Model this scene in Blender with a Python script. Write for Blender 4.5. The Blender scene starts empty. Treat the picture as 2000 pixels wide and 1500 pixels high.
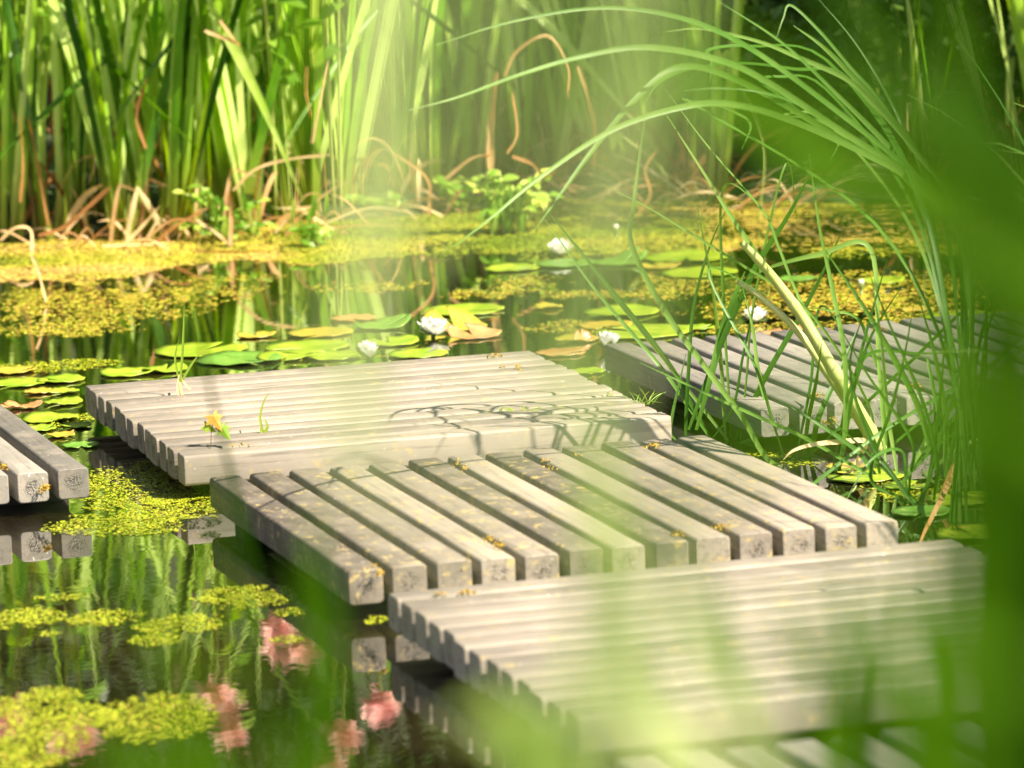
import bpy, math, random
import numpy as np
from mathutils import Vector, Matrix
random.seed(7); rng = np.random.default_rng(7)
S = bpy.context.scene
COL = S.collection
V = Vector
# ---------------------------------------------------------------- camera
PITCH, ROLL, FPX, CAMZ = 0.1576, -0.0363, 8870.0, 2.548
FWD = V((0, math.cos(PITCH), -math.sin(PITCH))); RIGHT = V((1, 0, 0)); UP = V((0, math.sin(PITCH), math.cos(PITCH)))
cr, sr = math.cos(ROLL), math.sin(ROLL)
cx = RIGHT*cr + UP*sr; cy = -sr*RIGHT + cr*UP; cz = -FWD
cam_d = bpy.data.cameras.new('camera'); cam = bpy.data.objects.new('camera', cam_d); COL.objects.link(cam)
M = Matrix((cx, cy, cz)).transposed().to_4x4(); M.translation = V((0, 0, CAMZ)); cam.matrix_world = M
cam_d.sensor_width = 36; cam_d.sensor_fit = 'HORIZONTAL'; cam_d.lens = FPX/2000*36
cam_d.clip_start = 0.1; cam_d.clip_end = 3000
cam_d.dof.use_dof = True; cam_d.dof.focus_distance = 15.0; cam_d.dof.aperture_fstop = 3.1
S.camera = cam
# ---------------------------------------------------------------- sky, sun, exposure
SUN_EL = math.radians(47); SH = V((1, -0.6, 0)).normalized()
sun_dir = SH*math.cos(SUN_EL) + V((0, 0, math.sin(SUN_EL)))
W = bpy.data.worlds.new('World'); S.world = W; W.use_nodes = True
nt = W.node_tree; sky = nt.nodes.new('ShaderNodeTexSky'); sky.sky_type = 'NISHITA'; sky.sun_disc = False
sky.sun_elevation = SUN_EL; sky.sun_rotation = math.atan2(SH.x, SH.y)
bg = nt.nodes['Background']; bg.inputs['Strength'].default_value = 0.05
nt.links.new(sky.outputs[0], bg.inputs['Color'])
sd = bpy.data.lights.new('sun', 'SUN'); sd.energy = 5.0; sd.angle = math.radians(0.5); sd.color = (1, 0.89, 0.69)
so = bpy.data.objects.new('sun', sd); COL.objects.link(so); so.rotation_euler = sun_dir.to_track_quat('Z', 'Y').to_euler()
so.location = (6, -4, 10)
S.view_settings.view_transform = 'Standard'; S.view_settings.look = 'None'
S.view_settings.exposure = 1.78; S.view_settings.gamma = 1
S.render.engine = 'CYCLES'

# ---------------------------------------------------------------- helpers
def ray(u, v):
    dx, dy = u-1000, v-750
    a = cr*dx + sr*dy; b = -sr*dx + cr*dy
    return FWD + RIGHT*(a/FPX) - UP*(b/FPX)
def onz(u, v, z=0.0):
    d = ray(u, v); t = (z-CAMZ)/d.z
    return V((0, 0, CAMZ)) + d*t
def aty(u, v, y):
    d = ray(u, v); return V((0, 0, CAMZ)) + d*(y/d.y)
def mirrored(u, v, y):
    p = onz(u, v, 0); d = ray(u, v); d = V((d.x, d.y, -d.z)); return p + d*((y-p.y)/d.y)
def tag(o, label=None, cat=None, group=None, kind=None):
    if label: o['label'] = label
    if cat: o['category'] = cat
    if group: o['group'] = group
    if kind: o['kind'] = kind
    return o
def empty(name, loc, rz=0):
    o = bpy.data.objects.new(name, None); COL.objects.link(o); o.location = loc; o.rotation_euler.z = rz
    o.empty_display_size = 0.1
    return o
class MB:
    def __init__(s): s.v = []; s.f = []; s.t = []; s.n = 0
    def add(s, vs, fs, tint=0.5):
        k = s.n; s.v.extend([tuple(p) for p in vs]); s.f.extend([tuple(i+k for i in f) for f in fs])
        s.t.extend([tint]*len(vs)); s.n += len(vs)
    def build(s, name, mat, parent=None, smooth=True, loc=None):
        me = bpy.data.meshes.new(name); me.from_pydata(s.v, [], s.f); me.update()
        a = me.attributes.new('tint', 'FLOAT', 'POINT'); a.data.foreach_set('value', np.array(s.t, dtype=np.float32))
        if smooth: me.polygons.foreach_set('use_smooth', [True]*len(me.polygons))
        me.materials.append(mat)
        o = bpy.data.objects.new(name, me); COL.objects.link(o)
        if parent: o.parent = parent
        if loc: o.location = loc
        return o
def catmull(P, n=6):
    P = [V(p) for p in P]
    if len(P) == 2: return [P[0].lerp(P[1], i/n) for i in range(n+1)]
    Q = [P[0]*2-P[1]] + P + [P[-1]*2-P[-2]]; out = []
    for i in range(1, len(Q)-2):
        for k in range(n):
            t = k/n; a, b, c, d = Q[i-1], Q[i], Q[i+1], Q[i+2]
            out.append(0.5*((2*b) + (c-a)*t + (2*a-5*b+4*c-d)*t*t + (3*b-a-3*c+d)*t**3))
    out.append(P[-1]); return out
def blade(mb, pts, width, nrm, fold=0.25, tint=0.5, prof=None, twist=0.0):
    """pts from root to tip; nrm is the way the leaf's face looks"""
    n = len(pts); vs = []; fs = []
    for i, p in enumerate(pts):
        t = (pts[min(i+1, n-1)]-pts[max(i-1, 0)])
        if t.length < 1e-9: t = V((0, 0, 1))
        t.normalize(); s = t.cross(nrm)
        if s.length < 1e-4: s = t.orthogonal()
        s.normalize(); q = s.cross(t).normalized()
        f = i/(n-1)
        if twist:
            a = twist*f; s, q = s*math.cos(a)+q*math.sin(a), q*math.cos(a)-s*math.sin(a)
        w = width*0.5*(prof(f) if prof else min(1, 0.75+f*1.2)*max(0.03, min(1, (1-f)*2.2))**0.8)
        vs += [p - s*w, p - q*(w*fold), p + s*w]
    for i in range(n-1):
        a = i*3; fs += [(a, a+1, a+4, a+3), (a+1, a+2, a+5, a+4)]
    mb.add(vs, fs, tint)
def tube(mb, pts, radii, seg=8, tint=0.5, cap=True):
    n = len(pts); vs = []; fs = []; ref = None
    for i, p in enumerate(pts):
        t = (pts[min(i+1, n-1)]-pts[max(i-1, 0)]).normalized()
        if ref is None: ref = t.orthogonal().normalized()
        ref = (ref - t*ref.dot(t)).normalized(); b = t.cross(ref)
        r = radii[i] if isinstance(radii, (list, tuple)) else radii
        for k in range(seg):
            a = 2*math.pi*k/seg; vs.append(p + ref*(r*math.cos(a)) + b*(r*math.sin(a)))
    for i in range(n-1):
        for k in range(seg):
            k2 = (k+1) % seg; fs.append((i*seg+k, i*seg+k2, (i+1)*seg+k2, (i+1)*seg+k))
    if cap: fs += [tuple(range(seg-1, -1, -1)), tuple((n-1)*seg+k for k in range(seg))]
    mb.add(vs, fs, tint)

# value noise for scattering
_g = rng.random((256, 256))
def vnoise(x, y):
    xi = np.floor(x).astype(int); yi = np.floor(y).astype(int); fx = x-xi; fy = y-yi
    fx = fx*fx*(3-2*fx); fy = fy*fy*(3-2*fy)
    g = lambda a, b: _g[a % 256, b % 256]
    return (g(xi, yi)*(1-fx)+g(xi+1, yi)*fx)*(1-fy) + (g(xi, yi+1)*(1-fx)+g(xi+1, yi+1)*fx)*fy
def fbm(x, y): return (vnoise(x, y)+0.5*vnoise(x*2.1+9, y*2.1+3)+0.25*vnoise(x*4.3+5, y*4.3+7))/1.75

# ---------------------------------------------------------------- materials
class NT:
    def __init__(s, name):
        s.m = bpy.data.materials.new(name); s.m.use_nodes = True; s.t = s.m.node_tree; s.b = s.t.nodes['Principled BSDF']
        s.out = s.t.nodes['Material Output']
    def n(s, typ, **kw):
        x = s.t.nodes.new(typ)
        for k, v in kw.items():
            if k in x.inputs: x.inputs[k].default_value = v
            else: setattr(x, k, v)
        return x
    def l(s, a, b): s.t.links.new(a, b)
    def ramp(s, src, stops, interp='LINEAR'):
        r = s.n('ShaderNodeValToRGB'); e = r.color_ramp.elements; r.color_ramp.interpolation = interp
        e[0].position, e[1].position = stops[0][0], stops[-1][0]
        def c(x): return tuple(x)+(1,) if hasattr(x, '__len__') else (x, x, x, 1)
        e[0].color = c(stops[0][1]); e[1].color = c(stops[-1][1])
        for p, q in stops[1:-1]:
            k = e.new(p); k.color = c(q)
        s.l(src, r.inputs[0]); return r.outputs[0]
    def mix(s, fac, a, b, mode='MIX'):
        m = s.n('ShaderNodeMix', data_type='RGBA', blend_type=mode)
        for sock, val in ((m.inputs[0], fac), (m.inputs[6], a), (m.inputs[7], b)):
            if isinstance(val, bpy.types.NodeSocket): s.l(val, sock)
            elif hasattr(val, '__len__'): sock.default_value = tuple(val)+(1,)
            else: sock.default_value = val
        return m.outputs[2]
    def math(s, op, a, b=0.0):
        m = s.n('ShaderNodeMath', operation=op)
        for i, val in enumerate((a, b)):
            if isinstance(val, bpy.types.NodeSocket): s.l(val, m.inputs[i])
            else: m.inputs[i].default_value = val
        return m.outputs[0]
def leaf_mat(name, stops, rough=0.42, trans=0.42, spec=0.3, base=None, base_h=0.3, vein=60, spots=None):
    N = NT(name); at = N.n('ShaderNodeAttribute', attribute_name='tint')
    tc = N.n('ShaderNodeTexCoord'); oi = N.n('ShaderNodeObjectInfo')
    nz = N.n('ShaderNodeTexNoise', Scale=9.0, Detail=3.0); N.l(tc.outputs['Object'], nz.inputs['Vector'])
    f = N.math('ADD', at.outputs['Fac'], N.math('MULTIPLY', N.math('SUBTRACT', nz.outputs['Fac'], 0.5), 0.5))
    f = N.math('ADD', f, N.math('MULTIPLY', N.math('SUBTRACT', oi.outputs['Random'], 0.5), 0.25))
    c = N.ramp(f, stops)
    if base:
        sx = N.n('ShaderNodeSeparateXYZ'); N.l(tc.outputs['Object'], sx.inputs[0])
        bf = N.ramp(N.math('DIVIDE', sx.outputs['Z'], base_h), [(0, 1.0), (1, 0.0)])
        c = N.mix(bf, c, base)
    if spots:
        sn = N.n('ShaderNodeTexNoise', Scale=55.0, Detail=4.0); N.l(tc.outputs['Object'], sn.inputs['Vector'])
        c = N.mix(N.ramp(sn.outputs['Fac'], [(0.62, 0.0), (0.72, 0.8)]), c, spots)
    mp = N.n('ShaderNodeMapping'); mp.inputs['Scale'].default_value = (vein*6, vein*6, 2.0); N.l(tc.outputs['Object'], mp.inputs[0])
    vn = N.n('ShaderNodeTexNoise', Scale=1.0, Detail=2.0); N.l(mp.outputs[0], vn.inputs['Vector'])
    c = N.mix(N.math('MULTIPLY', vn.outputs['Fac'], 0.35), c, (0.02, 0.04, 0.005), 'MULTIPLY') if False else c
    bp = N.n('ShaderNodeBump', Strength=0.25, Distance=0.001); N.l(vn.outputs['Fac'], bp.inputs['Height'])
    N.l(bp.outputs[0], N.b.inputs['Normal'])
    N.l(c, N.b.inputs['Base Color']); N.b.inputs['Roughness'].default_value = rough
    tr = N.n('ShaderNodeBsdfTranslucent'); N.b.inputs['Specular IOR Level'].default_value = spec; hs = N.n('ShaderNodeHueSaturation', Hue=0.485, Saturation=1.2, Value=1.7); N.l(c, hs.inputs['Color']); N.l(hs.outputs[0], tr.inputs['Color'])
    mx = N.n('ShaderNodeMixShader'); mx.inputs[0].default_value = trans
    N.l(N.b.outputs[0], mx.inputs[1]); N.l(tr.outputs[0], mx.inputs[2]); N.l(mx.outputs[0], N.out.inputs['Surface'])
    return N.m
REED = leaf_mat('reed_leaf', [(0.0, (0.020, 0.08, 0.003)), (0.4, (0.11, 0.27, 0.008)), (0.75, (0.28, 0.46, 0.035)), (1.0, (0.52, 0.66, 0.20))], rough=0.36, base=(0.20, 0.22, 0.03), base_h=0.45)
DRY = leaf_mat('dry_leaf', [(0.0, (0.11, 0.045, 0.015)), (0.45, (0.38, 0.19, 0.06)), (1.0, (0.70, 0.54, 0.30))], rough=0.6, trans=0.35)
SEDGE = leaf_mat('sedge_leaf', [(0.0, (0.02, 0.07, 0.005)), (0.5, (0.065, 0.17, 0.018)), (1.0, (0.21, 0.34, 0.08))], rough=0.42, trans=0.35)
NEAR = leaf_mat('near_leaf', [(0.0, (0.012, 0.045, 0.0005)), (0.4, (0.045, 0.125, 0.001)), (0.6, (0.10, 0.23, 0.004)), (0.8, (0.22, 0.37, 0.02)), (1.0, (0.52, 0.60, 0.25))], rough=0.6, trans=0.55, spec=0.06)
STEM = leaf_mat('pale_stem', [(0.0, (0.16, 0.24, 0.04)), (0.5, (0.40, 0.46, 0.13)), (1.0, (0.68, 0.66, 0.34))], rough=0.35, trans=0.1)
SHRUB = leaf_mat('shrub_leaf', [(0.0, (0.012, 0.035, 0.006)), (0.5, (0.035, 0.085, 0.014)), (1.0, (0.08, 0.15, 0.025))], rough=0.45, trans=0.3)
HERB = leaf_mat('herb_leaf', [(0.0, (0.06, 0.16, 0.012)), (0.5, (0.17, 0.32, 0.03)), (1.0, (0.46, 0.52, 0.12))], rough=0.35, trans=0.4)
def pad_mat(name, c0, c1, spots):
    N = NT(name); tc = N.n('ShaderNodeTexCoord'); oi = N.n('ShaderNodeObjectInfo')
    ad = N.n('ShaderNodeVectorMath', operation='ADD'); N.l(tc.outputs['Object'], ad.inputs[0]); N.l(oi.outputs['Random'], ad.inputs[1])
    nz = N.n('ShaderNodeTexNoise', Scale=11.0, Detail=4.0); N.l(ad.outputs[0], nz.inputs['Vector'])
    c = N.ramp(nz.outputs['Fac'], [(0.35, c0), (0.65, c1)])
    n2 = N.n('ShaderNodeTexNoise', Scale=42.0, Detail=5.0); N.l(ad.outputs[0], n2.inputs['Vector'])
    c = N.mix(N.ramp(n2.outputs['Fac'], [(0.6, 0.0), (0.68, 0.85)]), c, spots)
    gr = N.n('ShaderNodeTexGradient', gradient_type='RADIAL'); N.l(tc.outputs['Object'], gr.inputs[0])
    w = N.math('SINE', N.math('MULTIPLY', gr.outputs['Fac'], 2*math.pi*17))
    c = N.mix(N.ramp(w, [(0.93, 0.0), (1.0, 0.35)]), c, (0.30, 0.36, 0.08))
    N.l(c, N.b.inputs['Base Color']); N.b.inputs['Roughness'].default_value = 0.28
    bp = N.n('ShaderNodeBump', Strength=0.35, Distance=0.002); N.l(nz.outputs['Fac'], bp.inputs['Height']); N.l(bp.outputs[0], N.b.inputs['Normal'])
    return N.m
PADS = {'g': pad_mat('pad_green', (0.17, 0.29, 0.012), (0.30, 0.39, 0.03), (0.50, 0.36, 0.08)),
        'd': pad_mat('pad_dark', (0.08, 0.20, 0.025), (0.14, 0.29, 0.045), (0.30, 0.30, 0.08)),
        'y': pad_mat('pad_yellow', (0.30, 0.30, 0.03), (0.44, 0.30, 0.05), (0.50, 0.22, 0.05)),
        'o': pad_mat('pad_orange', (0.36, 0.15, 0.05), (0.52, 0.30, 0.14), (0.25, 0.24, 0.04))}
def plain(name, col, rough=0.5, trans=0.0, sss=0.0, var=None, scale=30):
    N = NT(name); N.b.inputs['Base Color'].default_value = tuple(col)+(1,); N.b.inputs['Roughness'].default_value = rough
    if var:
        tc = N.n('ShaderNodeTexCoord'); nz = N.n('ShaderNodeTexNoise', Scale=float(scale), Detail=3.0); N.l(tc.outputs['Object'], nz.inputs['Vector'])
        N.l(N.ramp(nz.outputs['Fac'], [(0.35, col), (0.65, var)]), N.b.inputs['Base Color'])
    if trans:
        tr = N.n('ShaderNodeBsdfTranslucent'); tr.inputs[0].default_value = tuple(col)+(1,); mx = N.n('ShaderNodeMixShader'); mx.inputs[0].default_value = trans
        N.l(N.b.outputs[0], mx.inputs[1]); N.l(tr.outputs[0], mx.inputs[2]); N.l(mx.outputs[0], N.out.inputs['Surface'])
    return N.m
PETAL = plain('white_petal', (0.9, 0.9, 0.85), 0.45, 0.25)
STAMEN = plain('stamen_yellow', (0.75, 0.50, 0.04), 0.6)
SEPAL = plain('sepal_green', (0.16, 0.22, 0.05), 0.5, 0.2)
PINK = plain('pink_petal', (0.88, 0.46, 0.44), 0.5, 0.35, var=(0.9, 0.62, 0.55), scale=25)
BARK = plain('bark', (0.09, 0.06, 0.035), 0.9, var=(0.16, 0.11, 0.07), scale=12)
MAPLE_Y = plain('yellow_maple', (0.70, 0.42, 0.07), 0.5, 0.35, var=(0.75, 0.30, 0.05), scale=60)

def beam_mat(name, lo, hi, lichen):
    N = NT(name); tc = N.n('ShaderNodeTexCoord'); oi = N.n('ShaderNodeObjectInfo')
    mu = N.n('ShaderNodeVectorMath', operation='SCALE'); N.l(oi.outputs['Random'], mu.inputs['Scale']); mu.inputs[0].default_value = (13, 7, 19)
    ad = N.n('ShaderNodeVectorMath', operation='ADD'); N.l(tc.outputs['Object'], ad.inputs[0]); N.l(mu.outputs[0], ad.inputs[1])
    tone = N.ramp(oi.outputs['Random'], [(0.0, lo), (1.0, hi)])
    # streaks along the beam
    mp = N.n('ShaderNodeMapping'); mp.inputs['Scale'].default_value = (2.5, 60, 60); N.l(ad.outputs[0], mp.inputs[0])
    st = N.n('ShaderNodeTexNoise', Scale=1.0, Detail=6.0, Roughness=0.65); N.l(mp.outputs[0], st.inputs['Vector'])
    c = N.mix(N.ramp(st.outputs['Fac'], [(0.34, 0.6), (0.50, 0.0)]), tone, (0.06, 0.048, 0.04))
    bl = N.n('ShaderNodeTexNoise', Scale=7.0, Detail=5.0, Roughness=0.6); N.l(ad.outputs[0], bl.inputs['Vector'])
    c = N.mix(N.ramp(bl.outputs['Fac'], [(0.45, 0.0), (0.72, 0.4)]), c, (0.36, 0.305, 0.25))
    # lichen crust and pale droppings
    ln = N.n('ShaderNodeTexNoise', Scale=26.0, Detail=7.0, Roughness=0.7); N.l(ad.outputs[0], ln.inputs['Vector'])
    l2 = N.math('MULTIPLY', N.ramp(ln.outputs['Fac'], [(0.56, 0.0), (0.64, 1.0)]), lichen)
    c = N.mix(l2, c, (0.42, 0.32, 0.12))
    vp = N.n('ShaderNodeTexNoise', Scale=70.0, Detail=2.0); N.l(ad.outputs[0], vp.inputs['Vector'])
    c = N.mix(N.ramp(vp.outputs['Fac'], [(0.73, 0.0), (0.76, 0.8)]), c, (0.72, 0.68, 0.6))
    # porous core on both cut ends
    sx = N.n('ShaderNodeSeparateXYZ'); N.l(tc.outputs['Object'], sx.inputs[0])
    end = N.math('GREATER_THAN', N.math('ABSOLUTE', sx.outputs['X']), 0.796)
    cx_ = N.n('ShaderNodeCombineXYZ'); N.l(sx.outputs['Y'], cx_.inputs[0]); N.l(sx.outputs['Z'], cx_.inputs[1])
    ofs = N.n('ShaderNodeVectorMath', operation='ADD'); N.l(cx_.outputs[0], ofs.inputs[0]); ofs.inputs[1].default_value = (0, 0.0475, 0)
    ln2 = N.n('ShaderNodeVectorMath', operation='LENGTH'); N.l(ofs.outputs[0], ln2.inputs[0])
    wob = N.math('ADD', ln2.outputs['Value'], N.math('MULTIPLY', N.math('SUBTRACT', ln.outputs['Fac'], 0.5), 0.02))
    core = N.ramp(wob, [(0.018, 1.0), (0.034, 0.0)])
    vo = N.n('ShaderNodeTexVoronoi', Scale=190.0); N.l(ad.outputs[0], vo.inputs['Vector'])
    hole = N.ramp(vo.outputs['Distance'], [(0.35, 1.0), (0.62, 0.0)])
    big = N.n('ShaderNodeTexNoise', Scale=60.0, Detail=1.0); N.l(ad.outputs[0], big.inputs['Vector'])
    hole = N.math('MULTIPLY', hole, N.ramp(big.outputs['Fac'], [(0.35, 0.3), (0.55, 1.0)]))
    has = N.ramp(N.math('FRACT', N.math('MULTIPLY', oi.outputs['Random'], 7.31)), [(0.22, 0.0), (0.3, 1.0)])
    hf = N.math('MULTIPLY', N.math('MULTIPLY', N.math('MULTIPLY', end, core), hole), has)
    c = N.mix(hf, c, (0.02, 0.018, 0.016))
    N.l(c, N.b.inputs['Base Color']); N.b.inputs['Roughness'].default_value = 0.55
    N.l(N.ramp(st.outputs['Fac'], [(0.3, 0.75), (0.7, 0.48)]), N.b.inputs['Roughness'])
    h = N.math('SUBTRACT', N.math('ADD', N.math('MULTIPLY', st.outputs['Fac'], 0.8), N.math('MULTIPLY', ln.outputs['Fac'], 0.8)), N.math('MULTIPLY', hf, 2.0))
    bp = N.n('ShaderNodeBump', Strength=0.5, Distance=0.0015); N.l(h, bp.inputs['Height']); N.l(bp.outputs[0], N.b.inputs['Normal'])
    return N.m
BEAM = beam_mat('recycled_beam', (0.17, 0.148, 0.125), (0.30, 0.262, 0.22), 0.4)
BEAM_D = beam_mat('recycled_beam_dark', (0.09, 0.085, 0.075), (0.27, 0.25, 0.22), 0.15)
BEAM_M = beam_mat('recycled_beam_lichen', (0.075, 0.062, 0.05), (0.30, 0.26, 0.21), 0.8)
BEARER = plain('bearer_dark', (0.02, 0.018, 0.014), 0.8)

# ---------------------------------------------------------------- setting: ground, water
def ground_z(x, y):
    near = 1.0/(1+np.exp((y-6.6)*2.6))*1.45            # bank the camera looks over
    edge = 20.9 + 0.35*np.sin(x*1.3+1) + 0.15*np.sin(x*3.1) + np.clip(np.abs(x)-8, 0, 60)*-0.4
    far = 1.0/(1+np.exp(-(y-edge)*3.0))*0.62
    side = 1.0/(1+np.exp(-(np.abs(x)-13)*1.5))*0.62
    added_hill = np.clip((y-27)/14, 0, 1)**1.3*9.0  # rise added behind the shrubs to keep sky out of the reflections
    return -0.42 + added_hill + np.maximum(np.maximum(near, far), side) + 0.05*(vnoise(x*2+50, y*2+50)-0.5)
def build_ground():
    xs = np.unique(np.concatenate([np.linspace(-14, 14, 113), np.array([-900, -300, -100, -50, -30, -20, -16, 16, 20, 30, 50, 100, 300, 900])]))
    ys = np.unique(np.concatenate([np.linspace(-4, 30, 137), np.array([-900, -300, -100, -40, -15, -8, 34, 40, 60, 100, 300, 900, 1500])]))
    X, Y = np.meshgrid(xs, ys); Z = ground_z(X, Y)
    vs = np.stack([X.ravel(), Y.ravel(), Z.ravel()], 1); nx = len(xs)
    fs = [(j*nx+i, j*nx+i+1, (j+1)*nx+i+1, (j+1)*nx+i) for j in range(len(ys)-1) for i in range(nx-1)]
    N = NT('soil'); tc = N.n('ShaderNodeTexCoord'); nz = N.n('ShaderNodeTexNoise', Scale=6.0, Detail=8.0); N.l(tc.outputs['Object'], nz.inputs['Vector'])
    N.l(N.ramp(nz.outputs['Fac'], [(0.35, (0.018, 0.014, 0.008)), (0.5, (0.03, 0.045, 0.012)), (0.72, (0.03, 0.085, 0.010))]), N.b.inputs['Base Color'])
    N.b.inputs['Roughness'].default_value = 0.95
    bp = N.n('ShaderNodeBump', Strength=0.8, Distance=0.05); N.l(nz.outputs['Fac'], bp.inputs['Height']); N.l(bp.outputs[0], N.b.inputs['Normal'])
    me = bpy.data.meshes.new('ground'); me.from_pydata(vs.tolist(), [], fs); me.materials.append(N.m)
    me.polygons.foreach_set('use_smooth', [True]*len(me.polygons))
    o = bpy.data.objects.new('ground', me); COL.objects.link(o); tag(o, kind='structure')
build_ground()
def build_water():
    N = NT('pond_water'); tc = N.n('ShaderNodeTexCoord')
    N.b.inputs['Roughness'].default_value = 0.015; N.b.inputs['IOR'].default_value = 1.75
    n0 = N.n('ShaderNodeTexNoise', Scale=1.6, Detail=3.0); N.l(tc.outputs['Object'], n0.inputs['Vector'])
    N.l(N.ramp(n0.outputs['Fac'], [(0.35, (0.010, 0.008, 0.003)), (0.7, (0.030, 0.024, 0.007))]), N.b.inputs['Base Color'])
    n1 = N.n('ShaderNodeTexNoise', Scale=14.0, Detail=2.0); N.l(tc.outputs['Object'], n1.inputs['Vector'])
    n2 = N.n('ShaderNodeTexNoise', Scale=2.2, Detail=1.0); N.l(tc.outputs['Object'], n2.inputs['Vector'])
    h = N.math('ADD', n1.outputs['Fac'], N.math('MULTIPLY', n2.outputs['Fac'], 2.0))
    bp = N.n('ShaderNodeBump', Strength=0.035, Distance=0.005); N.l(h, bp.inputs['Height']); N.l(bp.outputs[0], N.b.inputs['Normal'])
    fr = N.n('ShaderNodeFresnel', IOR=1.34); N.l(bp.outputs[0], fr.inputs['Normal'])
    gl = N.n('ShaderNodeBsdfGlossy', Roughness=0.012); N.l(bp.outputs[0], gl.inputs['Normal']); N.b.inputs['Specular IOR Level'].default_value = 0.0
    mx = N.n('ShaderNodeMixShader'); N.l(N.math('MINIMUM', N.math('MULTIPLY', fr.outputs[0], 2.1), 0.9), mx.inputs[0]); N.l(N.b.outputs[0], mx.inputs[1]); N.l(gl.outputs[0], mx.inputs[2]); N.l(mx.outputs[0], N.out.inputs['Surface'])
    mb = MB(); mb.add([(-14, 5, 0), (14, 5, 0), (14, 26, 0), (-14, 26, 0)], [(0, 1, 2, 3)])
    tag(mb.build('water', N.m, smooth=False), kind='structure')
build_water()

# ---------------------------------------------------------------- slatted decks
PITCH_B, BW, BH, BL = 0.125, 0.1, 0.095, 1.6
TOPZ = 0.14
def beam_mesh(name, mat, seed):
    r = random.Random(seed); ch = 0.012 + r.uniform(-.003, .003); w = BW/2 - r.uniform(0, .0015)
    mb = MB(); secs = []
    prof = []
    for (sx, sy, a0) in ((1, 1, 0), (-1, 1, 90), (-1, -1, 180), (1, -1, 270)):
        for k in range(4):
            a = math.radians(a0 + k*30); prof.append((sx*(w-ch) + ch*math.cos(a), sy*(BH/2-ch) + ch*math.sin(a)))
    L = BL/2; n = len(prof)
    xs = [-L, -L+.004, -L*.5, 0, L*.5, L-.004, L]; sc = [0.93, 1, 1, 1, 1, 1, 0.93]
    for x, s_ in zip(xs, sc):
        jy, jz = (r.uniform(-.0012, .0012), r.uniform(-.001, .001))
        for (py, pz) in prof: secs.append((x, py*s_+jy, pz*s_+jz - BH/2))
    fs = []
    for i in range(len(xs)-1):
        for k in range(n): fs.append((i*n+k, i*n+(k+1) % n, (i+1)*n+(k+1) % n, (i+1)*n+k))
    fs += [tuple(range(n-1, -1, -1)), tuple((len(xs)-1)*n+k for k in range(n))]
    mb.add(secs, fs); o = mb.build(name, mat, smooth=False)
    for p in o.data.polygons: p.use_smooth = len(p.vertices) == 4
    return o
def deck(x0, y0, th, along, mat, label, seed):
    ux = V((math.cos(th), math.sin(th), 0)); vx = V((math.sin(th), -math.cos(th), 0))
    root = empty('slatted_deck', V((x0, y0, 0)) + ux*0.8 + vx*0.8, th)
    tag(root, label, 'deck', 'square slatted decks floating in a chequer on the pond')
    r = random.Random(seed)
    for i in range(13):
        off = -0.8 + 0.05 + i*PITCH_B
        b = beam_mesh('beam', mat, seed*50+i); b.parent = root
        dz = r.uniform(-.0025, .0025); dl = r.uniform(-.006, .006)
        if along: b.location = (dl, -off, TOPZ+dz)
        else: b.location = (off, dl, TOPZ+dz); b.rotation_euler.z = math.pi/2
        b.rotation_euler.z += r.uniform(-.0015, .0015)
        if r.random() < .5: b.rotation_euler.z += math.pi
    for k in (-0.52, 0.52):
        mb = MB(); a, c, z0, z1 = (0.05, 0.78, -0.06, TOPZ-BH-0.001)
        if not along: a, c = c, a
        X = (k-a, k+a) if along else (-a, a); Y = (-c, c) if along else (k-c, k+c)
        vs = [(x, y, z) for z in (z0, z1) for y in Y for x in X]
        mb.add(vs, [(0, 1, 3, 2), (4, 6, 7, 5), (0, 4, 5, 1), (2, 3, 7, 6), (0, 2, 6, 4), (1, 5, 7, 3)])
        mb.build('bearer', BEARER, root, smooth=False)
    return root
DK = dict(B=(-1.4742, 15.4817, .2779), C=(-.9285, 13.5558, .2955), D=(.3328, 15.9789, .2965), E=(-.3492, 11.7297, .2974), A=(-3.3195, 14.8723, .3009), F=(0.197, 9.80, .297))
deck(*DK['B'], True, BEAM, 'grey slatted deck with crosswise boards and a yellow maple seedling on it', 3)
deck(*DK['C'], False, BEAM_M, 'central lichen-flecked deck with boards running away, between two crosswise decks', 5)
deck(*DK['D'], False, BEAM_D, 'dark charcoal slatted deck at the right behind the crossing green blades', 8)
deck(*DK['E'], True, BEAM, 'pale slatted deck in front with boards running left to right, partly veiled by blurred leaves', 11)
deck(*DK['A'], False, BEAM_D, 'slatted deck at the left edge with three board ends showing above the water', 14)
deck(*DK['F'], False, BEAM_D, 'nearest slatted deck cut by the bottom edge, boards running away from the viewer', 17)

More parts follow.
